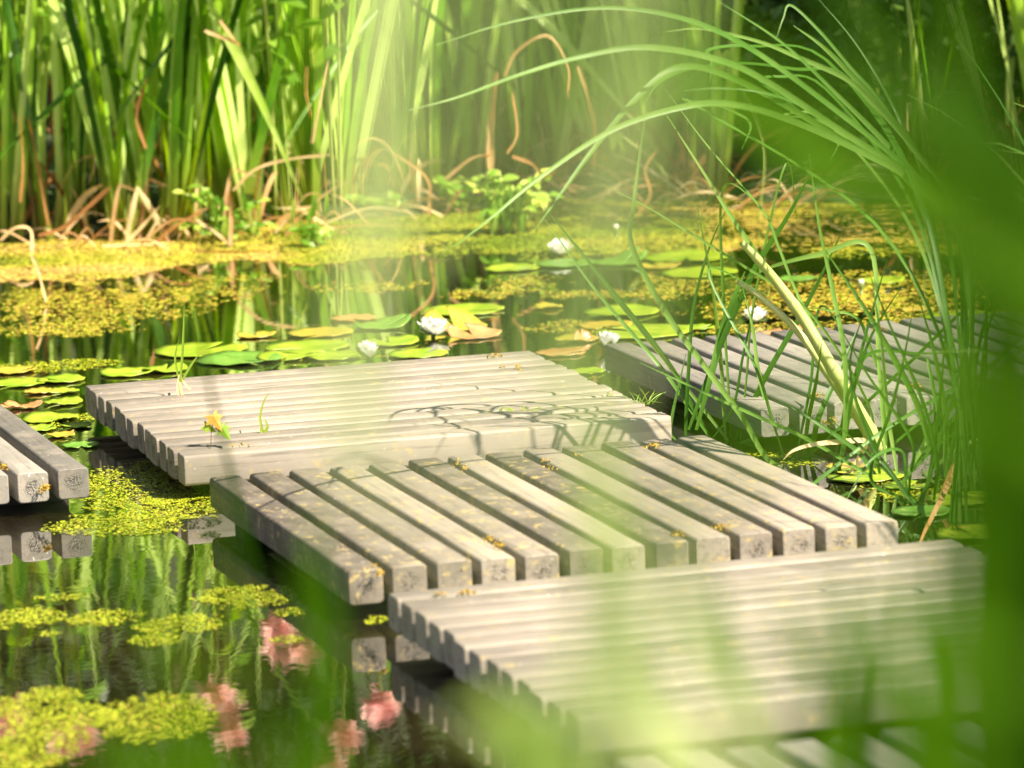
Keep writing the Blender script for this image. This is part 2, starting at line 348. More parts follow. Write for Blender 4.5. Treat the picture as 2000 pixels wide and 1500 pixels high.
# ---------------------------------------------------------------- duckweed and algae (uncountable)
PATCH = [  # px centre, half sizes in px, noise threshold, disc radius
 (290, 948, 150, 48, .40, .0036), (255, 1024, 165, 22, .36, .0036), (350, 990, 90, 30, .42, .0036), (180, 1010, 50, 8, .45, .0036),
 (480, 1166, 95, 24, .36, .0036), (110, 1167, 66, 7, .4, .0036), (560, 1196, 45, 9, .42, .0036), (560, 1250, 32, 7, .35, .0036), (45, 1208, 78, 20, .34, .0036),
 (205, 1208, 78, 17, .38, .0036), (350, 1218, 88, 20, .38, .0036), (305, 1250, 52, 13, .36, .0036), (735, 1212, 24, 10, .3, .0036), (95, 1238, 25, 6, .4, .0036),
 (70, 1378, 95, 34, .36, .0038), (60, 1450, 105, 52, .33, .0038), (300, 1402, 120, 46, .33, .0038), (165, 1400, 60, 28, .40, .0038), (400, 1170, 30, 6, .4, .0036),
 (110, 715, 120, 12, .36, .0045), (110, 820, 90, 12, .45, .004), (60, 645, 180, 14, .56, .004), (180, 650, 120, 8, .54, .004), (200, 600, 260, 40, .59, .0045),
 (330, 575, 200, 34, .64, .0045), (90, 580, 220, 30, .62, .004), (450, 545, 120, 12, .62, .0045), (620, 570, 60, 6, .6, .0045), (960, 575, 110, 12, .55, .0045),
 (1110, 640, 90, 14, .47, .0045), (1030, 560, 90, 22, .56, .005), (1180, 575, 120, 10, .52, .005), (1500, 640, 220, 12, .56, .0045), (1560, 600, 300, 24, .575, .005),
 (1650, 560, 320, 30, .54, .005), (1490, 892, 55, 8, .45, .004), (1560, 905, 60, 10, .5, .004), (1880, 1040, 60, 14, .4, .004), (1800, 960, 120, 30, .55, .004), (1750, 640, 120, 20, .55, .005),
 (1310, 560, 100, 30, .55, .005), (720, 560, 130, 12, .62, .0045), (600, 700, 200, 5, .5, .0045),
 (410, 1045, 20, 8, .4, .0036), (1800, 600, 200, 40, .52, .0055)]
def discs(P, R, Z, T):
    n = len(P); k = 6; ang = np.arange(k)*2*np.pi/k
    rot = rng.random(n)*6.28; ex = 0.75+0.25*rng.random(n)
    lx = np.cos(ang)[None, :]*R[:, None]; ly = np.sin(ang)[None, :]*(R*ex)[:, None]
    c, s = np.cos(rot)[:, None], np.sin(rot)[:, None]
    X = P[:, 0:1]+lx*c-ly*s; Y = P[:, 1:2]+lx*s+ly*c
    tx = rng.normal(0, .10, n)[:, None]; ty = rng.normal(0, .10, n)[:, None]
    ZZ = Z[:, None] + tx*lx + ty*ly + 0.0012
    v = np.stack([X, Y, ZZ], 2).reshape(-1, 3)
    return v, np.repeat(T, k)
def mesh_ngons(name, v, k, tint, mat):
    n = len(v)//k; me = bpy.data.meshes.new(name)
    me.vertices.add(len(v)); me.vertices.foreach_set('co', v.astype(np.float32).ravel())
    me.loops.add(len(v)); me.loops.foreach_set('vertex_index', np.arange(len(v), dtype=np.int32))
    me.polygons.add(n); me.polygons.foreach_set('loop_start', np.arange(n, dtype=np.int32)*k)
    try: me.polygons.foreach_set('loop_total', np.full(n, k, dtype=np.int32))
    except Exception: pass
    me.update(calc_edges=True)
    a = me.attributes.new('tint', 'FLOAT', 'POINT'); a.data.foreach_set('value', tint.astype(np.float32))
    me.materials.append(mat); o = bpy.data.objects.new(name, me); COL.objects.link(o); return o
def weed_mat(name, stops):
    N = NT(name); at = N.n('ShaderNodeAttribute', attribute_name='tint'); N.l(N.ramp(at.outputs['Fac'], stops), N.b.inputs['Base Color'])
    N.b.inputs['Roughness'].default_value = 0.35; return N.m
WEED = weed_mat('duckweed', [(0, (0.13, 0.20, 0.008)), (0.5, (0.33, 0.39, 0.012)), (0.85, (0.50, 0.48, 0.05)), (1, (0.50, 0.27, 0.06))])
ALGA = weed_mat('algae', [(0, (0.16, 0.24, 0.015)), (0.35, (0.34, 0.38, 0.03)), (0.7, (0.56, 0.50, 0.05)), (1, (0.66, 0.44, 0.12))])
def scatter_weed():
    VV = []; TT = []
    for i, (cx_, cy_, hx, hy, th, r) in enumerate(PATCH):
        c = onz(cx_, cy_); a = abs(onz(cx_+hx, cy_).x-onz(cx_-hx, cy_).x)/2; b = abs(onz(cx_, cy_-hy).y-onz(cx_, cy_+hy).y)/2
        area = math.pi*a*b; n = int(area*1.1/(math.pi*r*r)); n = min(n, 30000)
        q = rng.uniform(-1, 1, (int(n*4/math.pi), 2)); d = (q**2).sum(1); q = q[d < 1.0]; d = d[d < 1.0]
        P = np.stack([c.x+q[:, 0]*a*1.08, c.y+q[:, 1]*b*1.08], 1)
        f = 0.55*fbm(P[:, 0]*14+i*7, P[:, 1]*6+i*3) + 0.45*vnoise(P[:, 0]*80+3, P[:, 1]*50+9)
        keep = f*(1.15) - d**1.5*0.36 > th - 0.06
        P = P[keep]; m = len(P)
        if not m: continue
        R = r*rng.uniform(.45, 1.35, m); t = np.clip(rng.normal(.5 if cy_ > 700 else .82, .22, m), 0, 1)
        v, tt = discs(P, R, rng.random(m)*.0015, t); VV.append(v); TT.append(tt)
    o = mesh_ngons('duckweed', np.concatenate(VV), 6, np.concatenate(TT), WEED)
    tag(o, 'drifting yellow-green duckweed floating in patches on the dark pond', 'duckweed', kind='stuff')
    # thick mat along the far bank
    n = 420000
    x = rng.uniform(-3.2, 3.4, n); y = rng.uniform(18.0, 21.9, n)
    # front edge of the mat wanders (world metres)
    ex = np.array([-3.2, -2.4, -1.9, -1.3, -0.6, 0.0, 0.5, 1.0, 1.6, 2.4, 3.4]); ey = np.array([19.1, 19.35, 19.45, 19.6, 19.8, 19.6, 19.5, 19.4, 19.4, 19.2, 19.1])
    e = np.interp(x, ex, ey) + (fbm(x*3+4, y*2.5)-.5)*.9
    f = 0.6*fbm(x*4+20, y*2.6+1)+0.4*vnoise(x*55, y*34)
    thr = np.where(y > e, 0.34, 0.45+(e-y)*1.3) + np.where(x > 0.6, 0.13, 0.03)
    k = f > thr; x = x[k]; y = y[k]; m = len(x)
    t = np.clip(0.46 + (fbm(x*1.3+70, y*2.3+40)-.5)*1.7 + rng.normal(0, .16, m) + np.where(x < -1.0, .22, 0)+np.where(x > 0.9, .28, 0), 0, 1)
    v, tt = discs(np.stack([x, y], 1), rng.uniform(.003, .0072, m), rng.random(m)*.003, t)
    o = mesh_ngons('algae', v, 6, tt, ALGA)
    tag(o, 'golden-green mat of algae and weed along the foot of the reeds', 'algae', kind='stuff')
scatter_weed()

# ---------------------------------------------------------------- lily pads and water lilies
def pad_obj(u, v, wpx, kind, fold=0.0, lab=None, grp='lily pads on the pond'):
    c = onz(u, v, 0.004); sc = FPX/c.y; R = wpx/sc/2
    nseg = 44; rings = 5; notch = math.radians(random.uniform(5, 16)); rot = random.uniform(0, 6.28)
    ph = [random.uniform(0, 6.28) for _ in range(4)]; lift = random.uniform(.0, .010); vs = [(0, 0, 0)]; fs = []
    for r in range(1, rings+1):
        for k in range(nseg+1):
            a = notch + (2*math.pi-2*notch)*k/nseg; f = r/rings
            rr = R*f*(1+f*f*(.03*math.sin(3*a+ph[0])+.010*math.sin(7*a+ph[1])+.006*math.sin(19*a+ph[2])))
            z = f**3*(.005+lift*max(0, math.sin(2*a+ph[3])))*1.0 + f**4*.0015*math.sin(9*a+ph[1])
            x, y = rr*math.cos(a), rr*math.sin(a)
            if fold and x > R*.05:
                z += (x-R*.05)*math.sin(fold); x = R*.05 + (x-R*.05)*math.cos(fold)
            vs.append((x, y, z))
    m = nseg+1
    for k in range(nseg): fs.append((0, 1+k, 2+k))
    for r in range(rings-1):
        for k in range(nseg):
            a = 1+r*m+k; fs.append((a, a+m, a+m+1, a+1))
    top = len(vs); vs2 = [(x, y, z-.0025) for x, y, z in vs]; fs2 = [tuple(top+i for i in f[::-1]) for f in fs]
    rim = [1+(rings-1)*m+k for k in range(m)]; loop = [0]+[1+r*m for r in range(rings-1)]+rim+[1+r*m+nseg for r in range(rings-2, -1, -1)]
    side = [(loop[i], top+loop[i], top+loop[(i+1) % len(loop)], loop[(i+1) % len(loop)]) for i in range(len(loop))]
    mb = MB(); mb.add(vs+vs2, fs+fs2+side); o = mb.build('lily_pad', PADS[kind]); o.location = c; o.rotation_euler.z = rot if not fold else random.choice([2.2, 2.8, 0.4])
    tag(o, lab, 'lily pad', grp)
    return o
kindtxt = {'g': 'bright green', 'd': 'deep green', 'y': 'yellowing green', 'o': 'orange-brown'}
PADL = [
 (390, 684, 185, 'g', 'behind the left back corner of the middle deck', 0), (250, 728, 110, 'g', 'just left of the stubby shoot on the middle deck', 0), (322, 722, 90, 'g', 'overlapping the pad behind the stubby shoot', 0),
 (470, 702, 170, 'd', 'half hidden behind the back edge of the middle deck', 0), (600, 678, 170, 'g', 'broad, in the row behind the middle deck', 0), (625, 650, 130, 'y', 'in the row behind the middle deck', 0), (560, 697, 120, 'g', 'touching the back edge of the middle deck', 0),
 (655, 695, 120, 'g', 'directly left of the small cup-shaped lily', 0), (748, 636, 115, 'd', 'with a wet shine, above the small cup-shaped lily', 0.25), (690, 622, 90, 'o', 'beyond the shiny wet pad', 0), (760, 668, 120, 'g', 'between the two lilies nearest the middle deck', 0),
 (905, 606, 165, 'g', 'behind the open white lily by the middle deck', 0), (890, 640, 130, 'y', 'folded up behind the open white lily', 0.6), (925, 655, 110, 'o', 'curled at the right of the open white lily', 0.35), (815, 692, 120, 'g', 'under the open white lily at the deck edge', 0),
 (1214, 610, 150, 'g', 'alone on open water beyond the charcoal deck', 0), (1180, 636, 110, 'y', 'overlapped by the big pad beside the charcoal deck', 0), (1255, 648, 195, 'g', 'large, just beyond the corner of the charcoal deck', 0), (1125, 662, 90, 'y', 'small, left of the lily at the charcoal deck corner', 0), (1140, 665, 46, 'o', 'standing on edge by the charcoal deck corner', 1.0), (1095, 689, 100, 'o', 'flat and dry between middle deck and charcoal deck', 0), (1145, 726, 74, 'g', 'small, in the gap between middle deck and charcoal deck', 0),
 (1000, 524, 110, 'g', 'left of the farthest white lily', 0), (1105, 515, 120, 'd', 'right under the farthest white lily', 0), (1215, 512, 110, 'd', 'lifted edge, right of the farthest white lily', 0.45), (1340, 502, 170, 'g', 'long and bright, among golden weed right of the farthest lily', 0), (1365, 532, 150, 'g', 'in front of the long bright pad among golden weed', 0), (1290, 520, 80, 'y', 'small, among golden weed', 0),
 (40, 748, 110, 'g', 'at the left edge beyond the left deck', 0), (118, 742, 95, 'g', 'second from the left edge beyond the left deck', 0), (28, 724, 90, 'y', 'farthest of the cluster at the left edge', 0), (124, 786, 78, 'g', 'rounded, left of the middle deck corner', 0), (98, 818, 110, 'g', 'widest beside the left deck', 0), (62, 795, 48, 'o', 'curled up beside the left deck', 0.4), (24, 796, 46, 'o', 'curled up at the far left edge', 0.3), (120, 850, 60, 'y', 'half green between left deck and middle deck', 0), (158, 870, 74, 'd', 'nearest to the board ends of the middle deck', 0), (150, 832, 60, 'g', 'ragged, beside the board ends of the middle deck', 0), (75, 838, 70, 'g', 'tucked against the left deck', 0), (125, 765, 60, 'g', 'small, near the far left corner of the middle deck', 0), (75, 765, 60, 'y', 'spotted, in the cluster at the left edge', 0),
 (1690, 930, 160, 'g', 'long, right of the central deck under the green blades', 0), (1655, 912, 90, 'y', 'small, right of the central deck behind the long pad', 0), (1880, 975, 150, 'g', 'large, at the right by the orange blade', 0), (1800, 1000, 120, 'd', 'crossed by the orange blade at the right', 0), (1900, 1042, 150, 'g', 'beyond the far right corner of the pale front deck', 0), (1770, 950, 90, 'g', 'between two larger pads at the right', 0), (1960, 1090, 120, 'd', 'at the right edge beside the front deck', 0),
 (1720, 548, 100, 'g', 'beyond the charcoal deck at the right', 0), (1560, 545, 80, 'd', 'beyond the charcoal deck behind the leaning stem', 0), (1540, 652, 120, 'o', 'touching the back edge of the charcoal deck', 0), (1360, 640, 70, 'g', 'by the far left corner of the charcoal deck', 0), (1790, 605, 60, 'y', 'small, behind the right end of the charcoal deck', 0), (1870, 620, 140, 'g', 'behind the right end of the charcoal deck', 0),
 (1070, 600, 60, 'y', 'tiny, on open water left of the lone round pad', 0), (500, 655, 80, 'y', 'narrow, beyond the row behind the middle deck', 0)]
for (u, v, w, k, where, fd) in PADL:
    pad_obj(u, v, w, k, fd, kindtxt[k]+' lily pad '+where)

def petal(mb, L, W, elev, az, base_r, base_z, cup=0.35, tint=.5):
    d = V((math.cos(az), math.sin(az), 0)); s = V((-math.sin(az), math.cos(az), 0)); n = 7; vs = []; fs = []
    p = d*base_r + V((0, 0, base_z)); e = elev-0.35
    for i in range(n):
        f = i/(n-1); w = W*math.sin(math.pi*min(1, (0.14+f*.86)))**0.75*0.5 if f < 1 else 0.0004
        up = V((0, 0, 1))*math.cos(e) - d*math.sin(e)
        vs += [p - s*w + up*w*cup, p, p + s*w + up*w*cup]
        p = p + (d*math.cos(e)+V((0, 0, 1))*math.sin(e))*(L/(n-1)); e += 0.11
    for i in range(n-1):
        a = i*3; fs += [(a, a+1, a+4, a+3), (a+1, a+2, a+5, a+4)]
    mb.add(vs, fs, tint)
def lily(u, v, wpx, openness, label, tilt=(0, 0)):
    c = onz(u, v, 0.0); R = wpx*1.15/(FPX/c.y)/2
    root = empty('water_lily', c); root.rotation_euler = (tilt[0], tilt[1], random.uniform(0, 6))
    tag(root, label, 'water lily', 'white water lilies among the pads')
    h = R*0.2; mb = MB()
    for ring, (n, ln, el) in enumerate(((7, 1.1, .5), (7, 1.08, .8), (6, .98, 1.05), (5, .8, 1.25))):
        for k in range(n):
            a = 2*math.pi*(k+ring*.5)/n + random.uniform(-.08, .08)
            petal(mb, R*ln*random.uniform(.94, 1.05), R*.56, el+(1-openness)*.75*(1-ring*.2)+random.uniform(-.06, .06), a, R*.12, h+ring*.003)
    mb.build('petals', PETAL, root)
    sp = MB()
    for k in range(4): petal(sp, R*1.1, R*.5, .12+(1-openness)*.9, 2*math.pi*k/4+.3, R*.12, h-.004)
    sp.build('sepals', SEPAL, root)
    st = MB()
    for k in range(26):
        a = random.uniform(0, 6.28); r0 = R*random.uniform(.02, .14); el = random.uniform(.9, 1.4)
        p0 = V((math.cos(a)*r0, math.sin(a)*r0, h+.004)); p1 = p0 + V((math.cos(a)*math.cos(el), math.sin(a)*math.cos(el), math.sin(el)))*R*.38
        tube(st, [p0, p0.lerp(p1, .5), p1], [R*.022, R*.02, R*.01], 5)
    st.build('stamens', STAMEN, root)
    sm = MB(); tube(sm, [V((0, 0, h)), V((0.004, 0, -.03)), V((0.01, 0, -.2))], [R*.14, R*.1, R*.09], 8); sm.build('stem', SEPAL, root)
lily(718, 704, 54, .3, 'small cup-shaped white water lily at the back edge of the middle deck', (.1, 0))
lily(846, 660, 62, .75, 'wide open white water lily mirrored in the water behind the middle deck', (.15, 0))
lily(1095, 502, 52, .6, 'farthest white water lily among golden weed below the reeds', (.1, 0))
lily(1187, 686, 56, .4, 'white water lily at the far left corner of the charcoal deck', (.1, .1))
lily(1475, 632, 48, .7, 'half hidden white water lily behind the charcoal deck and the leaning stem', (0, 0))
def bud(u, v, wpx, label):
    c = onz(u, v, 0); R = wpx/(FPX/c.y)/2; root = empty('lily_bud', c); tag(root, label, 'flower bud', 'closed water lily buds')
    mb = MB()
    for k in range(5): petal(mb, R*2.3, R*1.3, 1.55, 2*math.pi*k/5, R*.35, R*1.2, .9)
    mb.build('petals', PETAL, root)
    sp = MB()
    for k in range(4): petal(sp, R*2.1, R*1.3, 1.55, 2*math.pi*k/4+.4, R*.45, R*.9, .9)
    tube(sp, [V((0, 0, R*1.2)), V((0, 0, -.1))], [R*.4, R*.3], 7); sp.build('sepals', SEPAL, root)
bud(1203, 466, 17, 'closed pale lily bud standing above the golden weed by the reeds')
bud(1682, 575, 18, 'closed pale lily bud beyond the charcoal deck')

# ---------------------------------------------------------------- far reeds
def reed_proto(i, nb=6, hmin=1.5, hmax=2.3, wid=(.024, .056), dead=2):
    r = random.Random(100+i); mb = MB(); yaw0 = r.uniform(-.6, .6)
    for k in range(nb):
        h = r.uniform(hmin, hmax); lean = r.gauss(0, .13); az = yaw0 + (0 if lean > 0 else math.pi) + r.uniform(-.4, .4); lean = abs(lean)
        base = V((r.uniform(-.05, .05), r.uniform(-.03, .03), -.05)); d = V((math.cos(az), math.sin(az), 0)); pts = []; n = 12
        brk = r.random(); kink = r.uniform(.35, .85) if brk < .17 else None; bend = r.uniform(.05, .5) if brk > .6 else r.uniform(0, .15)
        p = base.copy(); ang = lean
        for j in range(n+1):
            pts.append(p.copy()); f = j/n
            a = ang + bend*f*f*1.4
            if kink and f > kink: a = ang + 1.9 + f*.5
            p += (V((0, 0, 1))*math.cos(a) + d*math.sin(a))*(h/n)
        fn = V((math.sin(yaw0)*.5+r.uniform(-.8, .8), -1, r.uniform(-.1, .3))).normalized()
        blade(mb, pts, r.uniform(*wid), fn, fold=r.uniform(.1, .4), tint=r.choice((.0, .2, .45, .7, .95, 1.0)), twist=r.uniform(-.7, .7), prof=lambda f: min(1, .8+f)*max(.04, min(1, (1-f)*3))**.8)
    o = mb.build('reed_plant', REED)
    db = MB()
    for k in range(dead):
        az = r.uniform(0, 6.28); d = V((math.cos(az), math.sin(az), 0)); p = V((r.uniform(-.06, .06), r.uniform(-.05, .05), -.03)); a = r.uniform(0, .5); pts = []; L = r.uniform(.25, .8); n = 10; cur = r.uniform(.1, 1.5); kn = r.uniform(.3, .9); kb = r.choice((0, 0, 1.6, 2.2))
        for j in range(n+1):
            pts.append(p.copy()); f = j/n; aa = a+cur*f*f*1.6+(kb if f > kn else 0); p = p + (V((0, 0, 1))*math.cos(aa) + d*math.sin(aa))*(L/n)
            if p.z < .01: p.z = .01
        blade(db, pts, r.uniform(.012, .030), V((d.y, -d.x-.4, .3)).normalized(), fold=r.uniform(.1, .6), tint=r.uniform(0, 1), twist=r.uniform(-1.2, 1.2))
    dobj = db.build('dead_leaves', DRY, o)
    return o
protos = [reed_proto(i) for i in range(9)] + [reed_proto(20+i, 5, 1.0, 1.8, (.014, .026), 5) for i in range(4)]
used = set()
def place_reed(i, loc, rz, sc, label, group='reed plants along the far bank'):
    src = protos[i]
    if i not in used: o = src; used.add(i)
    else:
        o = src.copy(); COL.objects.link(o)
        for ch in src.children: c = ch.copy(); COL.objects.link(c); c.parent = o
    o.location = loc; o.rotation_euler.z = rz; o.scale = (sc, sc, sc)
    tag(o, label, 'reed', group)
def bank_px(u): return float(np.interp(u, [-200, 0, 230, 300, 460, 620, 800, 1000, 1200, 1400, 1700, 2000, 2200], [462, 470, 474, 470, 455, 430, 412, 385, 380, 395, 400, 400, 400]))
front = [(20, 'first green reed from the left edge'), (110, 'broad reed with brown stalks at its foot near the left edge'), (235, 'stout reed whose base meets the weed left of the dry stick'), (290, 'upright pale reed beside the slanting dry stick'), (375, 'tall straight reed behind the leafy marsh herb at the left'),
         (450, 'dark reed right behind the upright brown stump at the left'), (490, 'wide pale-green reed right of the brown stump'), (600, 'slim reed behind the hanging pods left of centre'), (690, 'reed half veiled by the pale blurred leaf'), (760, 'yellow-green reed right of the pale blurred leaf'), (810, 'reed with one broad cut leaf near the centre'), (855, 'fan-shaped pale reed left of the broken brown stalk'), (920, 'slim reed just left of the broken brown stalk'), (1010, 'reed behind the leafy herb near the centre'), (1090, 'shaded reed left of the hanging seed pod'), (1180, 'shaded reed behind the hanging seed pod'), (1290, 'shaded reed in front of the dark gap at right'), (1400, 'shaded reed below the arching leaf tips')]
for u, lab in front:
    c = onz(u, bank_px(u)+random.uniform(-6, 2), 0)
    place_reed(random.randrange(9), c, random.uniform(-.5, .5)+random.choice((0, math.pi)), random.uniform(.9, 1.1), lab)
rr = random.Random(5); cnt = 0
for row, (dy, step, pr) in enumerate(((.12, 70, 1), (.5, 80, 1), (1.0, 80, 1), (1.6, 85, 1), (2.3, 85, 1.25))):
    u = -330+row*17
    while u < 2330:
        b = onz(u, bank_px(u), 0); x = b.x*(1+.02*row)+rr.uniform(-.06, .06); y = b.y+dy+rr.uniform(-.15, .15)
        dens = 1.0 if u < 1150 else (.55 if u < 1400 else .45)
        if rr.random() < dens:
            place_reed(rr.randrange(13), (x, y, max(0, float(ground_z(np.array([x]), np.array([y]))[0]))), rr.uniform(0, 6.28), pr*rr.uniform(.8, 1.15), 'green reed standing in the dense reed bed behind the front row')
            cnt += 1
        u += step*rr.uniform(.7, 1.3)
print('reeds', cnt)
# loose dry stalks at the foot of the reeds (px polyline, px width, tint)
DRYL = [([(245, 475), (280, 440), (312, 402)], 12, 1.0, 'pale dry stick slanting out of the weed among the left reeds'),
 ([(450, 480), (452, 430), (448, 378)], 13, .6, 'upright broken brown stump in the weed at the left'),
 ([(40, 395), (45, 320), (40, 225)], 9, .3, 'brown dead stalk at the left edge'), ([(95, 440), (75, 330), (55, 230)], 8, .35, 'leaning brown dead stalk near the left edge'),
 ([(75, 460), (130, 440), (215, 365)], 12, .2, 'dark brown dead stalk lying slantwise at the left'), ([(285, 290), (268, 230), (280, 175), (290, 150)], 10, .4, 'curled orange-brown leaf before the left reeds'),
 ([(455, 372), (500, 330), (570, 310), (645, 302)], 8, .8, 'long tan leaf arching right from the brown stump'), ([(0, 470), (30, 445), (60, 450), (62, 500)], 9, .8, 'tan bent leaf dipping into the weed at the left edge'),
 ([(62, 500), (75, 530), (90, 590)], 9, .8, 'tan leaf sunk in the weed at the left'), ([(145, 480), (170, 445), (185, 470)], 6, .7, 'small hooked dry leaf on the weed at the left'),
 ([(958, 330), (958, 240), (970, 140)], 22, .55, 'broken brown reed stalk standing near the centre'), ([(985, 150), (1010, 100), (1070, 70), (1110, 130), (1110, 190)], 9, .55, 'orange dry leaf arching over beside the broken stalk'),
 ([(1130, 130), (1150, 190), (1162, 260), (1160, 330)], 10, .7, 'pale dry leaf hanging right of the centre'), ([(838, 420), (835, 350), (770, 300)], 9, .5, 'bent brown leaf at the centre foot of the reeds'),
 ([(870, 350), (920, 310), (960, 300)], 9, .6, 'short tan leaf arching at the centre'), ([(1000, 305), (1040, 320), (1065, 345), (1090, 330)], 9, .4, 'brown bent leaf right of the leafy herb'),
 ([(1245, 420), (1270, 380), (1260, 330), (1285, 290)], 8, .5, 'brown twisted leaf under the arching blades'), ([(200, 480), (260, 478), (330, 476)], 8, .9, 'pale dry straw lying on the weed at the left'),
 ([(300, 480), (345, 440), (400, 410)], 8, .5, 'tan leaf lying behind the pale stick'), ([(385, 430), (430, 460), (450, 478)], 9, .9, 'pale straw leaning onto the brown stump'),
 ([(380, 490), (450, 492), (520, 490)], 6, .6, 'thin straw floating before the brown stump'), ([(400, 60), (440, 75), (465, 85)], 10, .6, 'dry leaf caught high among the left reeds'), ([(430, 40), (455, 75), (470, 90)], 9, .7, 'second dry leaf caught high among the left reeds'),
 ([(600, 130), (598, 180), (608, 230)], 8, .4, 'orange dry leaf left of the blurred pale leaf'), ([(555, 440), (600, 380), (650, 390)], 7, .6, 'tan leaf at the foot of the reeds left of centre'), ([(1100, 470), (1110, 480), (1112, 458)], 5, .5, 'small brown leaf curled over the farthest lily'),
 ([(610, 280), (625, 200), (640, 120)], 9, .9, 'yellow dying blade among the reeds left of centre'), ([(990, 300), (1010, 260), (1000, 180)], 8, .5, 'brown blade beside the broken stalk')]
for pts, w, t, lab in DRYL:
    y0 = onz(pts[0][0], max(p[1] for p in pts), 0).y if max(p[1] for p in pts) > 415 else 20.3
    y0 = min(y0, 20.35)-.03
    P = []
    for (u, v) in pts:
        p = aty(u, v, y0)
        if p.z < .008: p = onz(u, v, .008)
        P.append(p)
    mb = MB(); blade(mb, catmull(P, 7), w*.78/(FPX/y0), V((.3, -1, .5)).normalized(), twist=1.6*math.sin(w*3+t*9), fold=.5, tint=t, prof=lambda f: .75+.25*math.sin(f*9)**2 if f < .93 else .4)
    tag(mb.build('dry_reed', DRY), lab, 'dry reed leaf', 'dry reed leaves at the foot of the reeds')
# random smaller litter, individually countable
for k in range(190):
    u = random.uniform(-50, 1600); v = bank_px(u)+random.uniform(-40, 22); c = onz(u, max(v, 380), .01); L = random.uniform(.08, .45); az = random.uniform(-.5, .5)+random.choice((0, math.pi)); up = random.uniform(0, .9)
    d = V((math.cos(az), math.sin(az)*.6, up)).normalized(); P = [c, c+d*L*.5+V((0, 0, random.uniform(0, .05))), c+d*L+V((0, 0, -random.uniform(0, .1)))]
    for p in P: p.z = max(p.z, .006)
    mb = MB(); blade(mb, catmull(P, 5), random.uniform(.005, .015), V((.2, -1, .6)).normalized(), fold=.2, tint=random.uniform(.2, 1.1), twist=random.uniform(-1, 1))
    tag(mb.build('dry_reed', DRY), 'short dry reed scrap littered in the weed at the foot of the reeds', 'dry reed leaf', 'short reed scraps at the foot of the reeds')

# ---------------------------------------------------------------- leafy marsh herbs in the margin
def oval(mb, p, d, nrm, L, W, tint):
    n = 6; s = d.cross(nrm).normalized(); vs = []; fs = []
    for i in range(n+1):
        f = i/n; w = W*.5*math.sin(math.pi*(f*.9+.06))**.8; q = p + d*(L*f) + nrm*(-.25*L*f*f)
        vs += [q-s*w+nrm*w*.3, q, q+s*w+nrm*w*.3]
    for i in range(n):
        a = i*3; fs += [(a, a+1, a+4, a+3), (a+1, a+2, a+5, a+4)]
    mb.add(vs, fs, tint)
def herb(u, v, span_px, h_px, label, seed, pods=0, mat=HERB, y=None):
    r = random.Random(seed); base = onz(u, v, 0) if y is None else aty(u, v, y); sc = FPX/base.y; span, hh = span_px/sc, h_px/sc
    root = empty('marsh_herb', base); tag(root, label, 'marsh herb', 'leafy herbs at the far margin')
    st = MB(); lf = MB()
    for k in range(6):
        x1 = r.uniform(-.5, .5)*span; z1 = hh*r.uniform(.3, 1); P = [V((0, 0, -.02)), V((x1*.4, r.uniform(-.05, .05), z1*.7)), V((x1, r.uniform(-.1, .05), z1))]
        C = catmull(P, 5); tube(st, C, [.004]*len(C), 5, tint=r.random())
        for q in C[3:]:
            for _ in range(2):
                a = r.uniform(0, 6.28); d = V((math.cos(a), math.sin(a)*.7-.3, r.uniform(-.4, .5))).normalized(); nn = V((r.uniform(-.5, .5), -.7, 1)).normalized()
                nn = (nn-d*nn.dot(d)).normalized(); oval(lf, q, d, nn, r.uniform(.03, .065)*(1.5 if pods > 20 else 1), r.uniform(.022, .042)*(1.4 if pods > 20 else 1), r.uniform(.2, 1))
    if pods:
        for k in range(pods):
            p = V((r.uniform(-.08, .10), r.uniform(-.10, 0), r.uniform(.08, .24))); d = V((r.uniform(-.15, .15), -.1, -1)).normalized()
            oval(lf, p, d, V((0, -1, -.1)).normalized(), r.uniform(.07, .12), .022, r.uniform(.1, .9))
    st.build('stems', STEM, root); lf.build('leaves', mat, root)
herb(440, 470, 200, 110, 'sunlit leafy herb sprawling round the brown stump at the left', 1, 8)
herb(985, 455, 190, 125, 'large leafy herb with drooping leaves at the centre margin', 2, 36)
herb(905, 415, 120, 80, 'low round-leaved herb left of the large drooping herb', 3)
herb(610, 480, 60, 40, 'small herb with hanging leaves in the weed left of centre', 4, 7)
herb(740, 420, 90, 40, 'pale low herb behind the blurred leaf', 6)
herb(100, 400, 70, 60, 'small herb with one round shiny leaf at the left', 7)
herb(560, 430, 60, 50, 'small herb right of the brown stump', 9)
# hanging pods over the right-hand water, on their own stalks from the bank
def pod_stalk(u0, v0, u1, v1, label, seed):
    r = random.Random(seed); y = 19.4; root = empty('seed_stalk', onz(u0, v0, 0)); tag(root, label, 'seed stalk', 'hanging seed stalks before the reeds')
    o = root.location; P = catmull([V((0, 0, -.02)), (aty(u0+10, (v0+v1)/2, o.y)-o), aty(u1, v1, o.y)-o], 6); st = MB(); tube(st, P, [.0035]*len(P), 5, .4); st.build('stalk', STEM, root)
    lf = MB(); tip = P[-1]
    for k in range(8): oval(lf, tip+V((r.uniform(-.025, .025), 0, r.uniform(-.02, .02))), V((r.uniform(-.3, .3), -.1, -1)).normalized(), V((0, -1, 0)), r.uniform(.06, .1), .02, r.uniform(.4, 1))
    lf.build('pods', HERB, root)
pod_stalk(1290, 430, 1203, 255, 'seed stalk with pale hanging pods right of centre', 1)
pod_stalk(1480, 440, 1410, 105, 'tall seed stalk with pale pods behind the arching leaves', 2)

